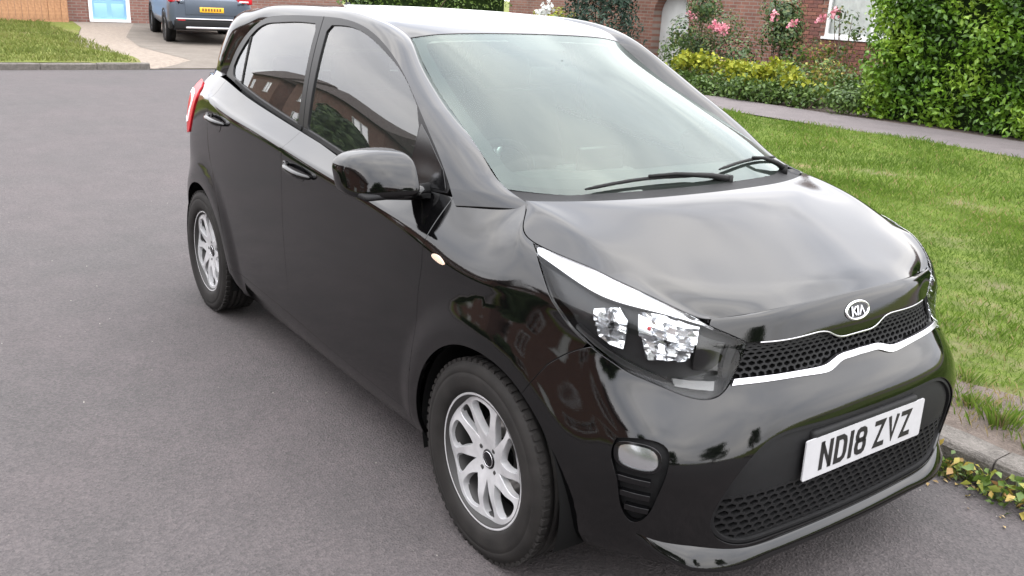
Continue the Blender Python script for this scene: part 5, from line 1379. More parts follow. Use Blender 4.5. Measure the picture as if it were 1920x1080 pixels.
wl_ = ['low weed spreading onto the tarmac in front of the tallest kerb clump', 'low weed spreading onto the tarmac in the lower right corner', 'low weed on the tarmac just clear of the bumper corner', 'small weed nearest the car bumper, growing at the kerb foot', 'bright yellow-green weed clump at the kerb foot, next out from the bumper', 'tallest weed clump against the kerb face at the right edge', 'leafy weed at the kerb foot in the lower right corner', 'tiny weed tuft under the bumper corner at the kerb', 'weed clump at the kerb foot just past the right edge of the view', 'low weed sprig between two bigger clumps at the kerb']
for i, ((x, y, h, n), lb) in enumerate(zip(WEEDS, wl_)): weed(x, y, .0, h, n, 20+i, lb)
TUFT = [(1.52, 1.30, .055, 40, 'tall dry tuft on the soil strip behind the kerb'), (1.66, 1.24, .075, 50, 'tallest green and straw tuft on the soil behind the kerb, near the bumper'), (1.86, 1.14, .065, 50, 'green tuft on the kerb edge at the right side of the view'), (1.38, 1.52, .05, 30, 'small green tuft at the edge of the bare verge soil')]
for i, (x, y, h, n, lb) in enumerate(TUFT):
    p = empty('grass_tuft', (x, y, verge_z(np.array([x]), np.array([y]))[0])); tag(p, lb, 'grass tuft', 'tufts on the verge edge')
    r = np.random.default_rng(40+i); m_ = n*3
    a = r.uniform(0, 2*math.pi, m_); ro = np.abs(r.normal(0, .05, m_)); hh = h*r.uniform(.5, 1.2, m_); bx, by = ro*np.cos(a), ro*np.sin(a)*.7; w = .003
    le = hh*r.uniform(.2, .8, m_); A = np.stack([bx-w*np.sin(a), by+w*np.cos(a), 0*a-.005], 1); B = np.stack([bx+w*np.sin(a), by-w*np.cos(a), 0*a-.005], 1); T = np.stack([bx+le*np.cos(a), by+le*np.sin(a), hh], 1)
    Mi = (A+B)/2*.5+T*.5+np.array([0, 0, .18*h])
    V = np.stack([A, B, Mi, T], 1).reshape(-1, 3); b = (np.arange(m_)*4)[:, None]
    fast_mesh('blades', V, np.concatenate([b+[0, 1, 2], b+[1, 3, 2]], 0), np.repeat(np.clip(r.normal(.62, .25, m_), 0, 1), 4), G_GRASS, p)['kind'] = 'stuff'
# fallen leaves and grit in the gutter
r = np.random.default_rng(77); nlf = 150
C = np.stack([r.uniform(.9, 2.6, nlf), KY-.02-np.abs(r.normal(0, .09, nlf)), np.full(nlf, .006)], 1)
o = leaves('leaf_litter', C, .022, mat_leaf('dead_leaf', [(0, (.12, .08, .04)), (.6, (.28, .2, .09)), (1, (.42, .33, .18))], .8, .1, .2), None, up=3, seed=3); tag(o, 'scattered dry leaf litter in the gutter by the kerb', 'leaf litter', kind='stuff')

r = np.random.default_rng(5); ng = 900
gx_ = np.concatenate([r.uniform(-4, 3, 500), r.uniform(.5, 2.8, 400)]); gy_ = np.concatenate([r.uniform(-4, .9, 500), KY-.01-np.abs(r.normal(0, .14, 400))])
sz_ = r.uniform(.0015, .0045, ng); tet = np.array([(1, 0, 0), (-.5, .87, 0), (-.5, -.87, 0), (0, 0, 1.1)])
an = r.uniform(0, 6.28, ng); rot_ = np.stack([np.cos(an), -np.sin(an), np.sin(an), np.cos(an)], 1).reshape(-1, 2, 2)
V = np.einsum('nij,kj->nki', rot_, tet[:, :2]); V = np.concatenate([V, np.broadcast_to(tet[None, :, 2:], (ng, 4, 1))], 2)*sz_[:, None, None]+np.stack([gx_, gy_, np.full(ng, .0005)], 1)[:, None]
b = (np.arange(ng)*4)[:, None]; F = np.concatenate([b+[0, 1, 3], b+[1, 2, 3], b+[2, 0, 3]], 0)
o = fast_mesh('road_grit', V.reshape(-1, 3), F, np.repeat(r.random(ng), 4), mat_leaf('grit', [(0, (.05, .047, .045)), (.6, (.16, .15, .14)), (1, (.32, .30, .27))], .9, 0, .2)); tag(o, 'loose grit scattered on the road and along the gutter', 'grit', kind='stuff')

# ---- laurel hedge at the right ----
def hedge(name, x0, x1, y0, y1, z0, z1, n, size, mat, label, cat='hedge', seed=0, faces='y0x0'):
    h = empty(name, ((x0+x1)/2, (y0+y1)/2, z0)); tag(h, label, cat)
    r = np.random.default_rng(seed); cx, cy = (x0+x1)/2, (y0+y1)/2; m = 170
    cs = np.stack([r.uniform(x0+.25, x1-.25, m), r.uniform(y0+.25, y1-.2, m), r.uniform(z0+.08, z1-.2, m)], 1)
    gx_, gz_ = np.meshgrid(np.arange(x0+.15, x1-.1, .34), np.arange(z0+.12, z1, .33)); k_ = gx_.size
    fr = np.stack([gx_.ravel()+r.normal(0, .06, k_), np.full(k_, (y0+.27) if 'y0' in faces else (y1-.27))+r.normal(0, .06, k_), gz_.ravel()+r.normal(0, .06, k_)], 1)
    gy_, gz2 = np.meshgrid(np.arange(y0+.2, y1, .34), np.arange(z0+.12, z1, .33)); k2 = gy_.size
    sd2 = np.stack([np.full(k2, (x0+.25) if 'x0' in faces else (x1-.25))+r.normal(0, .05, k2), gy_.ravel(), gz2.ravel()], 1)
    cs = cs[:60]; m = 60; cs[:, 2] = z1-.25
    cs = np.concatenate([cs, fr, sd2]); m = len(cs)
    # push the clumps to the faces we see
    P, d = clump_points(cs, np.stack([r.uniform(.22, .34, m)]*3, 1), n, seed, .7)
    ok = P[:, 2] > z0+.02; P, d = P[ok], d[ok]
    fbm = .5+.28*np.sin(P[:, 0]*5+np.sin(P[:, 2]*4))+.2*np.sin(P[:, 2]*7+P[:, 0]*3)
    P = P-np.array([cx, cy, z0]); leaves('foliage', P, size, mat, h, out=d*.5, up=.25, seed=seed+1, narrow=.5, tone=fbm)
    mb = MB(); mb.box((0, .10, (z1-z0)/2-.1), (x1-x0-.45, y1-y0-.55, z1-z0-.25)); mb.build('shade_core', mat_plain('hedge_inner_shade', (.012, .022, .006), 1, spec=.1, noise=.5, nscale=20), h)  # solid dark box; the hedge's inner shade is put into its colour
    mb = MB()
    for k in range(9):
        x = r.uniform(x0+.4, x1-.4)-cx; y = r.uniform(-.2, .2); mb.tube([(x, y, 0), (x+r.normal()*.1, y+r.normal()*.1, .5), (x+r.normal()*.3, y+r.normal()*.2, 1.3)], [.03, .024, .012], 6)
    mb.build('stem', M_BARK, h)
    return h
hedge('laurel_hedge', -4.95, 2.6, 9.78, 11.4, .12, 2.5, 42000, .085, G_HEDGE, 'tall glossy green laurel hedge beside the footpath at the right', seed=5)

# ---- garden plants ----
def plant(name, label, cat, centres, radii, n, size, mat, seed, base, extra=None, group=None, up=.4, tone=None, stems=6):
    p = empty(name, base); tag(p, label, cat, group); b = np.array(base)
    P, d = clump_points(centres, radii, n, seed); ok = P[:, 2] > base[2]; P, d = P[ok], d[ok]
    leaves('foliage', P-b, size, mat, p, out=d*.4, up=up, seed=seed, narrow=.55, tone=tone)
    r = np.random.default_rng(seed+3); mb = MB(); cs = np.asarray(centres, float)-b
    for k in range(stems):
        c = cs[k % len(cs)]; mb.tube([(c[0]*.3+r.normal()*.03, c[1]*.3, 0), (c[0]*.7, c[1]*.7, c[2]*.6), (c[0]+r.normal()*.05, c[1], c[2]*1.05)], [.012, .009, .004], 5)
    mb.build('stem', M_BARK, p)
    if extra: extra(p, b)
    return p
def blooms(mat, pts, size, n, name='bloom'):
    def f(p, b):
        r = np.random.default_rng(len(pts)+n)
        for i, c in enumerate(pts):
            C = r.normal(size=(n, 3))*size*.38; C += np.array(c)-b; o_ = leaves(name, C, size*.55, mat, p, up=.5, seed=100+i, narrow=.9); o_['kind'] = 'stuff'
    return f
YP = [(-8.95, 10.45, .58), (-8.35, 10.2, .62), (-7.75, 10.4, .60), (-7.25, 10.1, .55), (-6.75, 10.35, .60), (-6.2, 10.25, .50)]
YL = ['lime-yellow flowering clump nearest the car windscreen', 'second lime-yellow clump along the path, counting from the car', 'lime-yellow flowering clump below the pink roses', 'low lime-yellow clump in the middle of the garden edge', 'lime-yellow clump left of the dark gap under the window', 'greenish yellow clump at the right end of the yellow row']
for i, ((x, y, h), lb) in enumerate(zip(YP, YL)):
    r = np.random.default_rng(i); cs = [(x+r.normal()*.16, y+r.normal()*.12, h*.45+.05) for k in range(5)]
    fl = [(x+r.normal()*.24, y+r.normal()*.16-.05, h+r.normal()*.06) for k in range(16)]
    plant('flowering_clump', lb, 'plant', cs, [.28]*5, 520, .07, G_MID, 60+i, (x, y, .12), blooms(G_YEL, fl, .15, 20), 'lime-yellow flowering clumps along the garden edge')
GP = [(-8.6, 9.95, .26), (-7.9, 9.9, .24), (-7.2, 9.88, .26), (-6.6, 9.92, .30), (-5.9, 9.95, .34), (-5.3, 10.05, .40), (-5.6, 10.7, .62), (-6.3, 11.0, .70), (-5.0, 10.9, .75), (-7.3, 11.3, .62), (-8.3, 11.2, .55), (-9.6, 12.3, 1.05), (-11.1, 12.6, .95), (-8.0, 12.9, .95)]
GL = ['low green ground plant at the path edge, nearest the car', 'second low green ground plant at the path edge', 'third low green ground plant at the path edge', 'fourth low green ground plant at the path edge, left of the hedge', 'bushy green plant at the path edge two along from the hedge', 'dark green bush touching the foot of the laurel hedge', 'olive bush in front of the brick wall beside the hedge', 'dark olive bush below the window', 'tall olive shrub between window and hedge', 'dark bush behind the yellow clumps', 'leafy bush behind the yellow clumps at the car side', 'tall leafy shrub right of the big rose bush', 'tall leafy shrub just right of the pale archway', 'shrub against the wall left of the window']
for i, ((x, y, h), lb) in enumerate(zip(GP, GL)):
    r = np.random.default_rng(i+50); cs = [(x+r.normal()*.18, y+r.normal()*.1, .12+h*.5+r.normal()*.05) for k in range(5)]
    plant('garden_bush', lb, 'bush', cs, [max(.2, h*.45)]*5, 700 if h < .5 else 900, .075, [G_MID, G_WEED, G_ROSE][i % 3] if h > .5 else G_MID, 80+i, (x, y, .12), group='green plants in the front garden')
# rose bushes
RB = [((-10.4, 12.2), 1.75, [(-10.35, 11.9, 1.40), (-9.55, 11.7, 1.22), (-9.40, 11.68, 1.19), (-9.25, 11.7, 1.17)], 'large rose bush with a cluster of pale pink blooms in front of the brick wall'),
      ((-8.6, 12.5), 1.70, [(-8.45, 12.1, 1.48), (-7.9, 12.0, 1.36)], 'straggly rose bush with single pink blooms left of the window'),
      ((-7.3, 12.8), 1.65, [(-7.35, 12.4, 1.58), (-7.6, 12.4, 1.47)], 'thin rose bush with pink blooms growing in front of the window')]
for i, ((x, y), h, bl, lb) in enumerate(RB):
    r = np.random.default_rng(i+90); thin = i in (2,)
    cs = [(x+r.normal()*(.38 if not thin else .2), y+r.normal()*.2, .12+h*r.uniform(.35, .95)) for k in range(9)]
    plant('rose_bush', lb, 'rose bush', cs, [.36 if not thin else .15]*9, 2700 if not thin else 300, .075, G_ROSE, 120+i, (x, y, .12), blooms(G_PINK, bl+[(b_[0]+.09, b_[1], b_[2]-.03) for b_ in (bl[1:3] if i == 0 else [])], .12, 26, 'rose'), 'rose bushes in front of the house', stems=9)
# conifer
def conifer(x, y, z, h, rad, n, seed, label):
    t = empty('conifer', (x, y, z)); tag(t, label, 'tree'); r = np.random.default_rng(seed)
    q = r.random(n)**.8; zz = q*h; a = r.uniform(0, 2*math.pi, n); rr = rad*(1-q*.75)*(.55+.45*r.random(n))*(1+.18*np.sin(a*5+zz*6))
    C = np.stack([rr*np.cos(a), rr*np.sin(a), zz+.05], 1); out = np.stack([np.cos(a), np.sin(a), .3+0*a], 1)
    leaves('crown', C, .14, G_CON, t, out=out*.6, up=.2, seed=seed, narrow=.35)
    mb = MB(); mb.tube([(0, 0, 0), (0, 0, h*.9)], [.10, .03], 8)
    for k in range(14):
        zz = .2+h*.75*k/14; aa = k*2.4; mb.tube([(0, 0, zz), (rad*.6*math.cos(aa)*(1-k/20), rad*.6*math.sin(aa)*(1-k/20), zz+.15)], [.025, .008], 5)
    mb.build('trunk', M_BARK, t); return t
conifer(-13.7, 12.4, .10, 3.2, 1.15, 7000, 9, 'dark bushy conifer left of the white archway')

def tree(x, y, z, h, rad, n, seed, label, group=None):
    t = empty('garden_tree', (x, y, z)); tag(t, label, 'tree', group); r = np.random.default_rng(seed)
    mb = MB(); tip = Vector((r.normal()*.3, r.normal()*.3, h*.62)); mb.tube([(0, 0, -.05), (tip.x*.3, tip.y*.3, h*.25), tuple(tip)], [h*.035, h*.025, h*.012], 9)
    cs = []
    for k in range(16):
        a = 2.4*k; e = h*(.24+.66*(k/16)); rr = rad*(.75 if k < 11 else .35)*r.uniform(.6, 1.1); c = (rr*math.cos(a), rr*math.sin(a), e); cs.append(c)
        mb.tube([(tip.x*.4, tip.y*.4, h*.3+.02*k*h*.6), (c[0]*.5, c[1]*.5, (h*.35+c[2])/2+.1), (c[0]*.9, c[1]*.9, c[2])], [h*.014, h*.008, h*.003], 6)
    mb.build('trunk', M_BARK, t)
    P, d = clump_points(cs, [rad*r.uniform(.3, .45) for _ in cs], n, seed, .7)
    leaves('crown', P, .34, G_TREE, t, out=d*.4, up=.3, seed=seed)
    return t

# ----------------------------------------------------------------------------
# houses
# ----------------------------------------------------------------------------
def mat_brick(name, c1, c2, mortar, axis='xz'):
    m, n, l, b = _nt(name); tc = n.new('ShaderNodeTexCoord'); sx = n.new('ShaderNodeSeparateXYZ'); cx = n.new('ShaderNodeCombineXYZ')
    l.new(tc.outputs['Object'], sx.inputs[0]); l.new(sx.outputs['X' if axis == 'xz' else 'Y'], cx.inputs['X']); l.new(sx.outputs['Z'], cx.inputs['Y'])
    t = n.new('ShaderNodeTexBrick'); t.inputs['Scale'].default_value = 1; t.inputs['Brick Width'].default_value = .225; t.inputs['Row Height'].default_value = .075; t.inputs['Mortar Size'].default_value = .010
    t.inputs['Color1'].default_value = (*c1, 1); t.inputs['Color2'].default_value = (*c2, 1); t.inputs['Mortar'].default_value = (*mortar, 1); l.new(cx.outputs[0], t.inputs['Vector'])
    nz = noise_node(n, l, tc.outputs['Object'], 3, 5); c = mixc(n, l, .8, t.outputs['Color'], ramp(n, l, nz, [(.3, (.75, .75, .75)), (.7, (1.25, 1.2, 1.2))]), 'MULTIPLY')
    l.new(c, b.inputs['Base Color']); b.inputs['Roughness'].default_value = .9; bump_to(n, l, b, t.outputs['Fac'], -.5, .01); return m
M_BRX = mat_brick('red_brick_x', (.165, .072, .052), (.21, .100, .072), (.20, .165, .14), 'xz')
M_BRY = mat_brick('red_brick_y', (.165, .075, .060), (.21, .105, .082), (.20, .17, .15), 'yz')
M_TILE = mat_plain('roof_tile', (.075, .055, .048), .85, noise=.3, nscale=4)
M_UPVC = mat_plain('white_upvc', (.78, .78, .78), .35)
M_BLUE = mat_plain('sky_blue_door', (.24, .46, .74), .45)
M_RENDER = mat_plain('pale_grey_render', (.55, .56, .55), .8, noise=.06, nscale=6)
M_PANE = mat_glass('house_window_pane', (.95, .96, .95), ior=1.3)
M_NET = mat_plain('net_curtain', (.88, .90, .88), .9, noise=.12, nscale=8)
M_FENCE = mat_plain('brown_fence_timber', (.36, .19, .10), .85, noise=.25, nscale=14)
M_BRICKS = [mat_plain('brick_%s' % k, c, .9, noise=.2, nscale=25, bump=.3, bscale=120) for k, c in (('red', (.175, .070, .052)), ('orange', (.21, .092, .063)), ('brown', (.145, .062, .050)))]
M_MORTAR = mat_plain('mortar', (.24, .20, .175), .95)

def window(parent, c, w, h, axis, sgn, curtains=True):
    """white casement window; axis 'x' = lies along x (faces -y/+y by sgn), 'y' = along y"""
    wn_ = MB(); f = .055
    def P(a, z, d): return (c[0]+a, c[1]+d*sgn, c[2]+z) if axis == 'x' else (c[0]+d*sgn, c[1]+a, c[2]+z)
    def bar(a0, a1, z0, z1, d0, d1):
        p0, p1 = P(a0, z0, d0), P(a1, z1, d1); wn_.box([(p0[i]+p1[i])/2 for i in range(3)], [abs(p1[i]-p0[i]) for i in range(3)])
    for a in (-w/2, -f/2, w/2-f): bar(a, a+f, 0, h, -.02, .05)
    bar(-w/2, w/2, 0, f, -.018, .052); bar(-w/2, w/2, h-f, h, -.018, .052)
    o = wn_.build('window', M_UPVC, parent)
    s = MB(); q0, q1 = P(-w/2-.05, -.05, -.02), P(w/2+.05, -.001, .10); s.box([(q0[i]+q1[i])/2 for i in range(3)], [abs(q1[i]-q0[i]) for i in range(3)]); s.build('sill', M_UPVC, o)
    for a0, a1 in ((-w/2+f, -f/2), (f/2, w/2-f)):
        g_ = [P(a0, f, .01), P(a1, f, .01), P(a1, h-f, .01), P(a0, h-f, .01)]; obj_py('pane', g_, [(0, 1, 2, 3)], M_PANE, o)
    if curtains:
        V = []; n = 60
        for i in range(n+1):
            a = -w/2+w*i/n; d = -.045+.012*math.sin(i*1.7)
            V += [P(a, .02, d), P(a, h, d)]
        obj_py('net_curtain', V, [(2*i, 2*i+2, 2*i+3, 2*i+1) for i in range(n)], M_NET, o, True)
    bx = MB(); q0, q1 = P(-w/2, 0, -.55), P(w/2, h, -.50); bx.box([(q0[i]+q1[i])/2 for i in range(3)], [abs(q1[i]-q0[i]) for i in range(3)]); bx.build('room_back', M_HEADL, o)
    return o
def wall_with_holes(name, a0, a1, z0, z1, pos, axis, holes, thick, mat, parent):
    """wall slab with openings cut through; holes are (a0, a1, z0, z1) or polygons"""
    hp = [np.array([(h[0], h[2]), (h[1], h[2]), (h[1], h[3]), (h[0], h[3])]) if len(np.shape(h)) == 1 else np.array(h) for h in holes]
    V, F = cdt(np.array([(a0, z0), (a1, z0), (a1, z1), (a0, z1)], float), hp, 1, inner=False)
    n = len(V)
    def P(p, d): return (p[0], pos+d, p[1]) if axis == 'x' else (pos+d, p[0], p[1])
    VV = [P(p, 0) for p in V]+[P(p, thick) for p in V]; FF = [tuple(t) for t in F]+[tuple(i+n for i in t[::-1]) for t in F]
    e = {}
    for t in F:
        for a, b in ((t[0], t[1]), (t[1], t[2]), (t[2], t[0])): e[(a, b)] = 1
    for (a, b) in e:
        if (b, a) not in e: FF.append((b, a, a+n, b+n))
    o = obj_py(name, VV, FF, mat, parent); fix_normals(o); return o
def roof_prism(name, x0, x1, y0, y1, z, hgt, along, parent, over=.35):
    x0 -= over; x1 += over; y0 -= over; y1 += over
    if along == 'x': V = [(x0, y0, z), (x1, y0, z), (x1, y1, z), (x0, y1, z), (x0, (y0+y1)/2, z+hgt), (x1, (y0+y1)/2, z+hgt)]; F = [(0, 1, 5, 4), (2, 3, 4, 5), (1, 2, 5), (3, 0, 4), (3, 2, 1, 0)]
    else: V = [(x0, y0, z), (x1, y0, z), (x1, y1, z), (x0, y1, z), ((x0+x1)/2, y0, z+hgt), ((x0+x1)/2, y1, z+hgt)]; F = [(0, 4, 5, 3), (1, 2, 5, 4), (0, 1, 4), (2, 3, 5), (3, 2, 1, 0)]
    o = obj_py(name, V, F, M_TILE, parent); fix_normals(o); return o

# --- the house behind the garden ---
hs = empty('brick_house', (-7, 14, .1)); tag(hs, 'low red brick house with a white window behind the roses', 'house')
hx = hs
def at_house(o): o.parent = hs; o.matrix_parent_inverse = Matrix.Translation((7, -14, -.1)); return o
WX0, WX1, WZ0, WZ1 = -8.66, -6.55, 1.12, 2.35
th = np.linspace(0, math.pi, 15); arch = [(-13.62, .1), (-12.42, .1), (-12.42, 1.35)]+[(-13.02+.60*math.cos(t), 1.35+.55*math.sin(t)) for t in th[1:-1]]+[(-13.62, 1.35)]
wl2 = at_house(wall_with_holes('wall', -16.5, 3.0, .0, 2.75, 14.0, 'x', [(WX0, WX1, WZ0, WZ1), arch], .28, M_BRX, None))
wbk = MB(); wbk.box((-6.75, 17.6, 1.375), (19.4, 6.6, 2.73)); at_house(wbk.build('rear_walls', M_BRX, None))
at_house(roof_prism('roof', -16.5, 3.0, 14.0, 21, 2.75, 2.0, 'x', None))
w_ = at_house(window(None, ((WX0+WX1)/2, 14.05, WZ0), WX1-WX0, WZ1-WZ0, 'x', -1))
# white rendered porch inside the arch
pv_ = [(-13.70, 14.29, .08), (-12.34, 14.29, .08), (-12.34, 14.29, 2.1), (-13.70, 14.29, 2.1)]
d_ = obj_py('archway', [(x, y+.0, z) for x, y, z in pv_]+[(x, y+.03, z) for x, y, z in pv_], [(0, 1, 2, 3), (7, 6, 5, 4), (0, 4, 5, 1), (1, 5, 6, 2), (2, 6, 7, 3), (3, 7, 4, 0)], M_RENDER); at_house(d_)
mb = MB(); mb.box((-12.66, 14.27, 1.02), (.10, .02, .05)); mb.box((-12.66, 14.27, .88), (.12, .02, .035)); at_house(mb.build('letter_plate', M_GLOSSB))
# brick face laid brick by brick round the window
lay = []
for r_i in range(0, 24):
    z0 = .16+r_i*.075
    for k in range(0, 22):
        x0 = -9.80+k*.225+(.1125 if r_i % 2 else 0)
        if x0+.215 > WX0-.001 and x0 < WX1+.001 and z0+.065 > WZ0-.055: continue
        if x0 > -5.6: continue
        lay.append((x0+.1075, z0+.0325))
lay.sort(key=lambda p: -(p[1])); vis = lay[:300]; rest = lay[300:]
bms = []
for m_ in M_BRICKS:
    mb = MB(); mb.box((0, 0, 0), (.215, .02, .065)); me = mb.build('brick_shape', m_); bms.append(me.data); bpy.data.objects.remove(me)
rr = random.Random(4)
for (x, z) in vis:
    o = bpy.data.objects.new('brick', rr.choice(bms)); col.objects.link(o); o.parent = wl2
    o.location = (x, 13.992+rr.uniform(-.002, .002), z)
mb = MB()
for (x, z) in rest: mb.box((x, 13.992, z), (.215, .02, .065))
if rest: o = mb.build('brick_courses', M_BRICKS[0], wl2); o['kind'] = 'stuff'
mb = MB(); mb.box((-7.70, 13.999, 1.02), (4.35, .008, 1.8)); 

# --- the far house with the blue door ---
fh = empty('far_house', (-24.7, 4, .35)); tag(fh, 'brick house at the far left with a pale blue front door', 'house')
DY0, DY1 = 3.45, 4.52
fz = .40
w3 = wall_with_holes('wall', 2.3, 11.0, .0, 5.2, -24.7, 'y', [(DY0, DY1, fz, fz+2.1), (6.6, 8.4, 1.35, 2.6)], -.28, M_BRY, None)
def at_fh(o): o.parent = fh; o.matrix_parent_inverse = Matrix.Translation((24.7, -4, -.35)); return o
at_fh(w3)
mb = MB(); mb.box((-29, 6.65, 2.6), (8, 8.6, 5.1)); at_fh(mb.build('rear_walls', M_BRX))
at_fh(roof_prism('roof', -33, -24.7, 2.3, 11, 5.2, 2.4, 'y', None))
mb = MB()
for a, b in ((DY0, DY0+.09), (DY1-.09, DY1)): mb.box((-24.72, (a+b)/2, fz+1.05), (.10, b-a, 2.1))
mb.box((-24.72, (DY0+DY1)/2, fz+2.05), (.102, DY1-DY0, .1)); mb.box((-24.71, (DY0+DY1)/2, fz+.03), (.14, DY1-DY0-.001, .07)); dr = at_fh(mb.build('door_frame', M_UPVC))
mb = MB(); mb.box((-24.76, (DY0+DY1)/2, fz+1.03), (.05, DY1-DY0-.18, 1.94)); dl = mb.build('door', M_BLUE, dr, bevel=.004)
mb = MB(); mb.box((-24.72, DY1-.16, fz+1.0), (.04, .03, .14)); mb.build('handle', M_CHROME, dl)
for k in range(4):
    for j in range(2):
        mb = MB(); mb.box((-24.733, DY0+.31+j*.45, fz+.30+k*.46), (.012, .33, .36)); mb.build('door_panel', M_BLUE, dl, bevel=.01)
at_fh(window(None, (-24.75, 7.5, 1.35), 1.8, 1.25, 'y', 1))
# timber fence left of the far house, board by board
fe = empty('timber_fence', (-24.2, .4, .35)); tag(fe, 'brown timber fence at the top left behind the lawn', 'fence')
bme = None
for k in range(34):
    y = 2.75-k*.155
    if bme is None:
        mb = MB(); mb.box((0, 0, .9), (.022, .148, 1.8)); o = mb.build('fence_board', M_FENCE, fe); bme = o.data
    else: o = bpy.data.objects.new('fence_board', bme); col.objects.link(o); o.parent = fe
    o.location = (random.Random(k).uniform(-.012, .012)-.0, y-.4, random.Random(k+5).uniform(-.01, .01))
for y in (2.8, 1.0, -.8, -2.5):
    mb = MB(); mb.box((-.07, y-.4, .92), (.09, .09, 1.9)); mb.build('fence_post', M_FENCE, fe)
mb = MB(); mb.box((.02, -2.25, .06), (.035, 5.4, .16)); mb.build('gravel_board', M_BRICKS[2], fe)

# --- plants and a hedge in the far gap (seen just over the roof) ---
hedge('boundary_hedge', -21.5, -19.5, 9.2, 14.0, .2, 1.9, 5200, .11, G_MID, 'grey-green boundary hedge far off, just above the car roof', seed=15, faces='y0x1')
plant('yellow_bush', 'far yellow-green bush peeping over the middle of the car roof', 'bush', [(-18.5, 14.2, .8), (-18.3, 14.8, .9), (-18.6, 15.3, .8)], [.5, .5, .5], 1100, .12, G_YEL, 201, (-18.5, 14.7, .12))
mbk = MB(); mbk.box((-21, 21, 1.0), (.25, 12, 1.9)); o = mbk.build('garden_wall', M_BRY); tag(o, 'mauve brick garden wall far off above the car roof', 'wall')
plant('white_flower_shrub', 'small white-flowered shrub peeping over the car roof by the conifer', 'bush', [(-14.8, 11.9, .7), (-14.9, 12.0, 1.0)], [.3, .25], 260, .09, G_ROSE, 205, (-14.85, 11.9, .12), blooms(M_WFL if 'M_WFL' in globals() else mat_leaf('white_petal', [(0, (.6, .62, .6)), (1, (.82, .83, .82))], .6, .2, .2), [(-14.95, 11.6, 1.28), (-14.80, 11.6, 1.34), (-14.68, 11.6, 1.42), (-15.05, 11.6, 1.22)], .16, 26))

# --- the other side of the street, mirrored in the paint and windows ---
def street_house(x, y, w, d, h, label, roofc=None):
    s = empty('street_house', (x, y, .1)); tag(s, label, 'house', 'houses across the road')
    wins = [(-w*.30, .9), (w*.28, .9), (-w*.30, 3.2), (w*.28, 3.2)]
    hl = [(a-.75, a+.75, z, z+1.15) for a, z in wins]+[(-.5, .5, 0, 2.1)]
    wall_with_holes('wall', -w/2, w/2, 0, h, 0, 'x', hl, -.28, M_BRX, s)
    mb = MB(); mb.box((0, -d/2-.15, h/2), (w-.1, d-.3, h-.02)); mb.build('rear_walls', M_BRY, s)
    roof_prism('roof', -w/2, w/2, -d, 0, h, 2.3, 'x', s)
    for a, z in wins: window(s, (a, -.05, z), 1.5, 1.15, 'x', 1, False)
    mb = MB(); mb.box((0, -.12, 1.05), (.98, .06, 2.08)); dd_ = mb.build('door', M_UPVC, s)
    mb = MB(); mb.box((.38, -.075, 1.0), (.03, .04, .14)); mb.build('handle', M_CHROME, dd_)
    return s
HX = [(-41, 'farthest brick house down the road, mirrored in the rear side window'), (-27.5, 'second farthest brick house across the road, mirrored in the side windows'), (-13.5, 'brick house across the road, mirrored in the front side window'), (0.5, 'brick house directly across the road behind the viewer'), (15.5, 'brick house across the road, mirrored in the bumper corner')]
for i, (x, lb) in enumerate(HX): street_house(x, -13.2, 10.5, 7, 5.0, lb)
TR = [(-21, -10.8, 3.4, 1.4, 'street tree mirrored beside the rear side window'), (-4.2, -11.5, 2.6, 1.2, 'low tree across the road mirrored in the front window'), (8.2, -11.5, 6.2, 2.1, 'tree behind the viewer mirrored in the wing'), (19, -10.5, 7.0, 2.3, 'tree behind the viewer mirrored in the bumper'), (24, -3, 7.5, 2.6, 'tree up the road mirrored in the nose'), (26, 7, 7.0, 2.5, 'tree on the verge up the road, mirrored in the headlamp')]
for i, (x, y, h, rd_, lb) in enumerate(TR): tree(x, y, .05, h, rd_, 4200, 300+i, lb, 'trees across the road')
for i, (x0, x1) in enumerate(((-24, -16.5), (-10.5, -4.5), (3.5, 11), (12, 22))):
    hedge('front_hedge', x0, x1, -9.9, -8.9, .1, 1.25, 2600, .11, G_MID, ['clipped hedge across the road at the far house', 'clipped hedge across the road mirrored in the doors', 'clipped hedge behind the viewer', 'clipped hedge behind the viewer at the bumper side'][i], seed=400+i, faces='y1x0')

# ----------------------------------------------------------------------------
# the grey family car on the far drive (we see its tail)
# ----------------------------------------------------------------------------
M_SUV = mat_plain('blue_grey_metallic', (.075, .095, .125), .42, .35, coat=.4, coat_rough=.15)
suv = empty('parked_suv', (-20.35, 4.62, .0)); tag(suv, 'blue-grey family car parked nose-in on the far driveway', 'car')
def sz(x): return float(rise(np.array([x]), np.array([0]))[0])
def suv_sections():
    S_ = []   # x local (rear = +2.15), list of (half width, z)
    def sec(x, w, top, belt, roofw, low=.30):
        S_.append((x, [(0, low), (w*.86, low), (w*.97, low+.08), (w, .55), (w*.995, .80), (w*.97, belt-.06), (w*.93, belt), (roofw*1.06, (belt+top)/2), (roofw, top-.07), (roofw*.86, top-.01), (0, top)]))
    sec(2.20, .78, .95, .92, .70, .42); sec(2.16, .86, 1.00, .97, .76, .36); sec(2.05, .905, 1.10, 1.02, .80, .33); sec(1.90, .915, 1.40, 1.03, .70, .30); sec(1.65, .92, 1.58, 1.03, .66); sec(1.2, .92, 1.63, 1.02, .66); sec(.2, .92, 1.64, 1.0, .67); sec(-.5, .92, 1.58, .98, .66)
    sec(-1.0, .92, 1.20, .99, .74); sec(-1.3, .91, 1.05, .98, .82); sec(-1.9, .88, .95, .90, .80); sec(-2.15, .78, .80, .76, .70, .35); sec(-2.22, .62, .70, .66, .55, .42)
    return S_
SS = suv_sections(); V = []; m = len(SS[0][1])
for x, p in SS:
    for (w, z) in p: V.append((x, w, z))
    for (w, z) in p[::-1][1:-1]: V.append((x, -w, z))
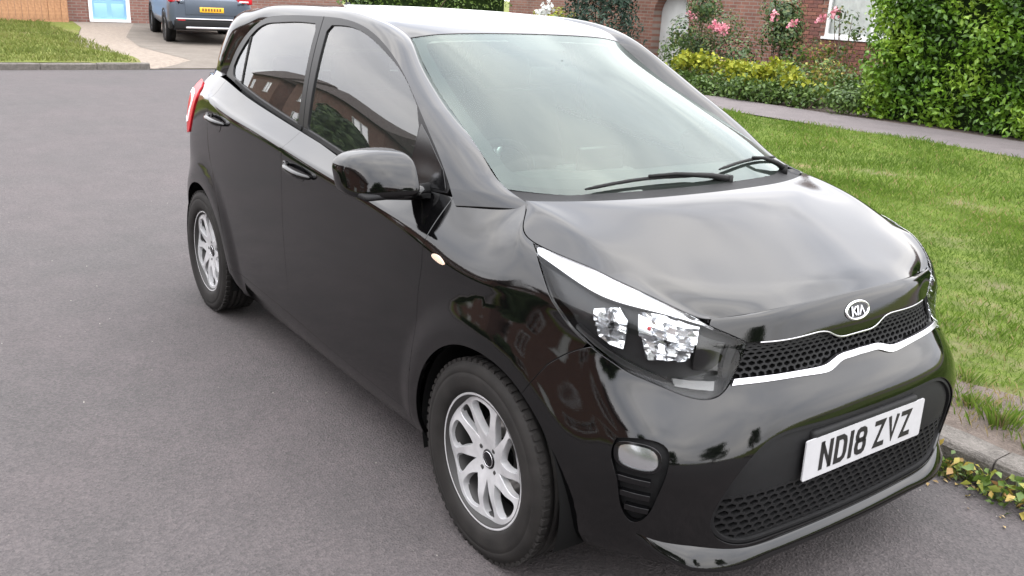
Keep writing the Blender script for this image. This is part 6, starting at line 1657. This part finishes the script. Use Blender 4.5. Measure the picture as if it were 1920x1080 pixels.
k = 2*m-2; F = [(i*k+j, i*k+(j+1) % k, (i+1)*k+(j+1) % k, (i+1)*k+j) for i in range(len(SS)-1) for j in range(k)]+[tuple(range(k)), tuple((len(SS)-1)*k+j for j in range(k))]
ob = obj_py('body', V, F, M_SUV, suv, True); fix_normals(ob)
for y in (-.80, .80):
    for x in (1.33, -1.32):
        w = empty('wheel', (x, math.copysign(.82, y), .34), 0, suv)
        mb = MB(); mb.lathe([(.20, .09), (.26, .112), (.32, .105), (.345, .07), (.345, -.07), (.32, -.105), (.2, -.1)], 'y', 36); mb.build('tyre', M_TYRE, w, True)
        mb = MB(); mb.lathe([(.0001, .075*np.sign(y)), (.05, .08*np.sign(y)), (.16, .06*np.sign(y)), (.21, .085*np.sign(y)), (.21, .0)], 'y', 30, closed=False); mb.build('rim', M_ALLOY, w, True)
        mb = MB(); mb.lathe([(.36, .10*np.sign(y)), (.40, .108*np.sign(y)), (.40, .0), (.36, 0)], 'y', 36); mb.build('arch_trim', M_PLAST, suv, True).location = (x, math.copysign(.82, y), .34)
mb = MB(); mb.box((2.17, 0, .44), (.14, 1.62, .22)); mb.box((2.0, .86, .42), (.3, .1, .2)); mb.box((2.0, -.86, .42), (.3, .1, .2)); rbp = mb.build('rear_bumper', M_PLAST, suv, bevel=.04, seg=3)
mb = MB(); mb.box((2.235, 0, .375), (.02, 1.15, .045)); mb.build('skid_plate', M_SATIN, rbp, bevel=.01)
mb = MB(); mb.box((2.225, 0, .565), (.03, 1.55, .03)); mb.build('bumper_step', M_SATIN, rbp, bevel=.01)
mb = MB(); mb.box((2.20, 0, .82), (.03, 1.15, .34)); tgp = mb.build('tailgate_recess', M_SUV, suv, bevel=.03, seg=3)
mb = MB(); mb.box((2.222, -.0, .77), (.012, .52, .112)); rp = mb.build('number_plate', M_PLATEY, suv, bevel=.003)
mb = MB()
for q in range(7): mb.box((2.2295, -.19+q*.062, .77), (.002, .038, .062))
mb.build('plate_characters', mat_plain('faded_characters', (.18, .07, .01), .5), rp)
for y in (-1, 1):
    mb = MB(); mb.box((2.10, y*.74, .99), (.16, .34, .16)); tlp = mb.build('tail_light', M_RED, suv, bevel=.03, seg=3)
    mb = MB(); mb.box((2.178, y*.72, .97), (.012, .2, .03)); mb.build('reversing_lamp', M_DRL, tlp)
    mb = MB(); mb.box((2.225, y*.66, .53), (.02, .16, .035)); mb.build('reflector', M_RED, rbp)
mb = MB(); mb.box((1.985, 0, 1.28), (.03, 1.15, .36), Matrix.Rotation(R(-28), 3, 'Y')); mb.build('rear_window', M_RGLASS, suv)
for y in (-1, 1):
    sv = [(1.6, .75, 1.08), (.3, .77, 1.06), (-.75, .77, 1.05), (-.45, .705, 1.48), (.3, .70, 1.54), (1.4, .70, 1.50)]
    obj_py('side_window', [(a, y*(b+.035), c) for a, b, c in sv], [tuple(range(6))], M_RGLASS, suv)
    mb = MB(); mb.box((-.55, y*1.0, 1.08), (.12, .18, .13)); mb.build('door_mirror', M_SUV, suv, bevel=.03)
    for x0 in (.1, -.9):
        mb = MB(); mb.box((x0+.25, y*.925, .93), (.2, .03, .03)); mb.build('door_handle', M_SUV, suv, bevel=.008)
z1, z0 = sz(-18.9), sz(-21.8)
suv.location = (-20.35, 5.05, (z0+z1)/2); suv.rotation_euler = (0, math.atan2(z0-z1, 2.9), R(-8.4))
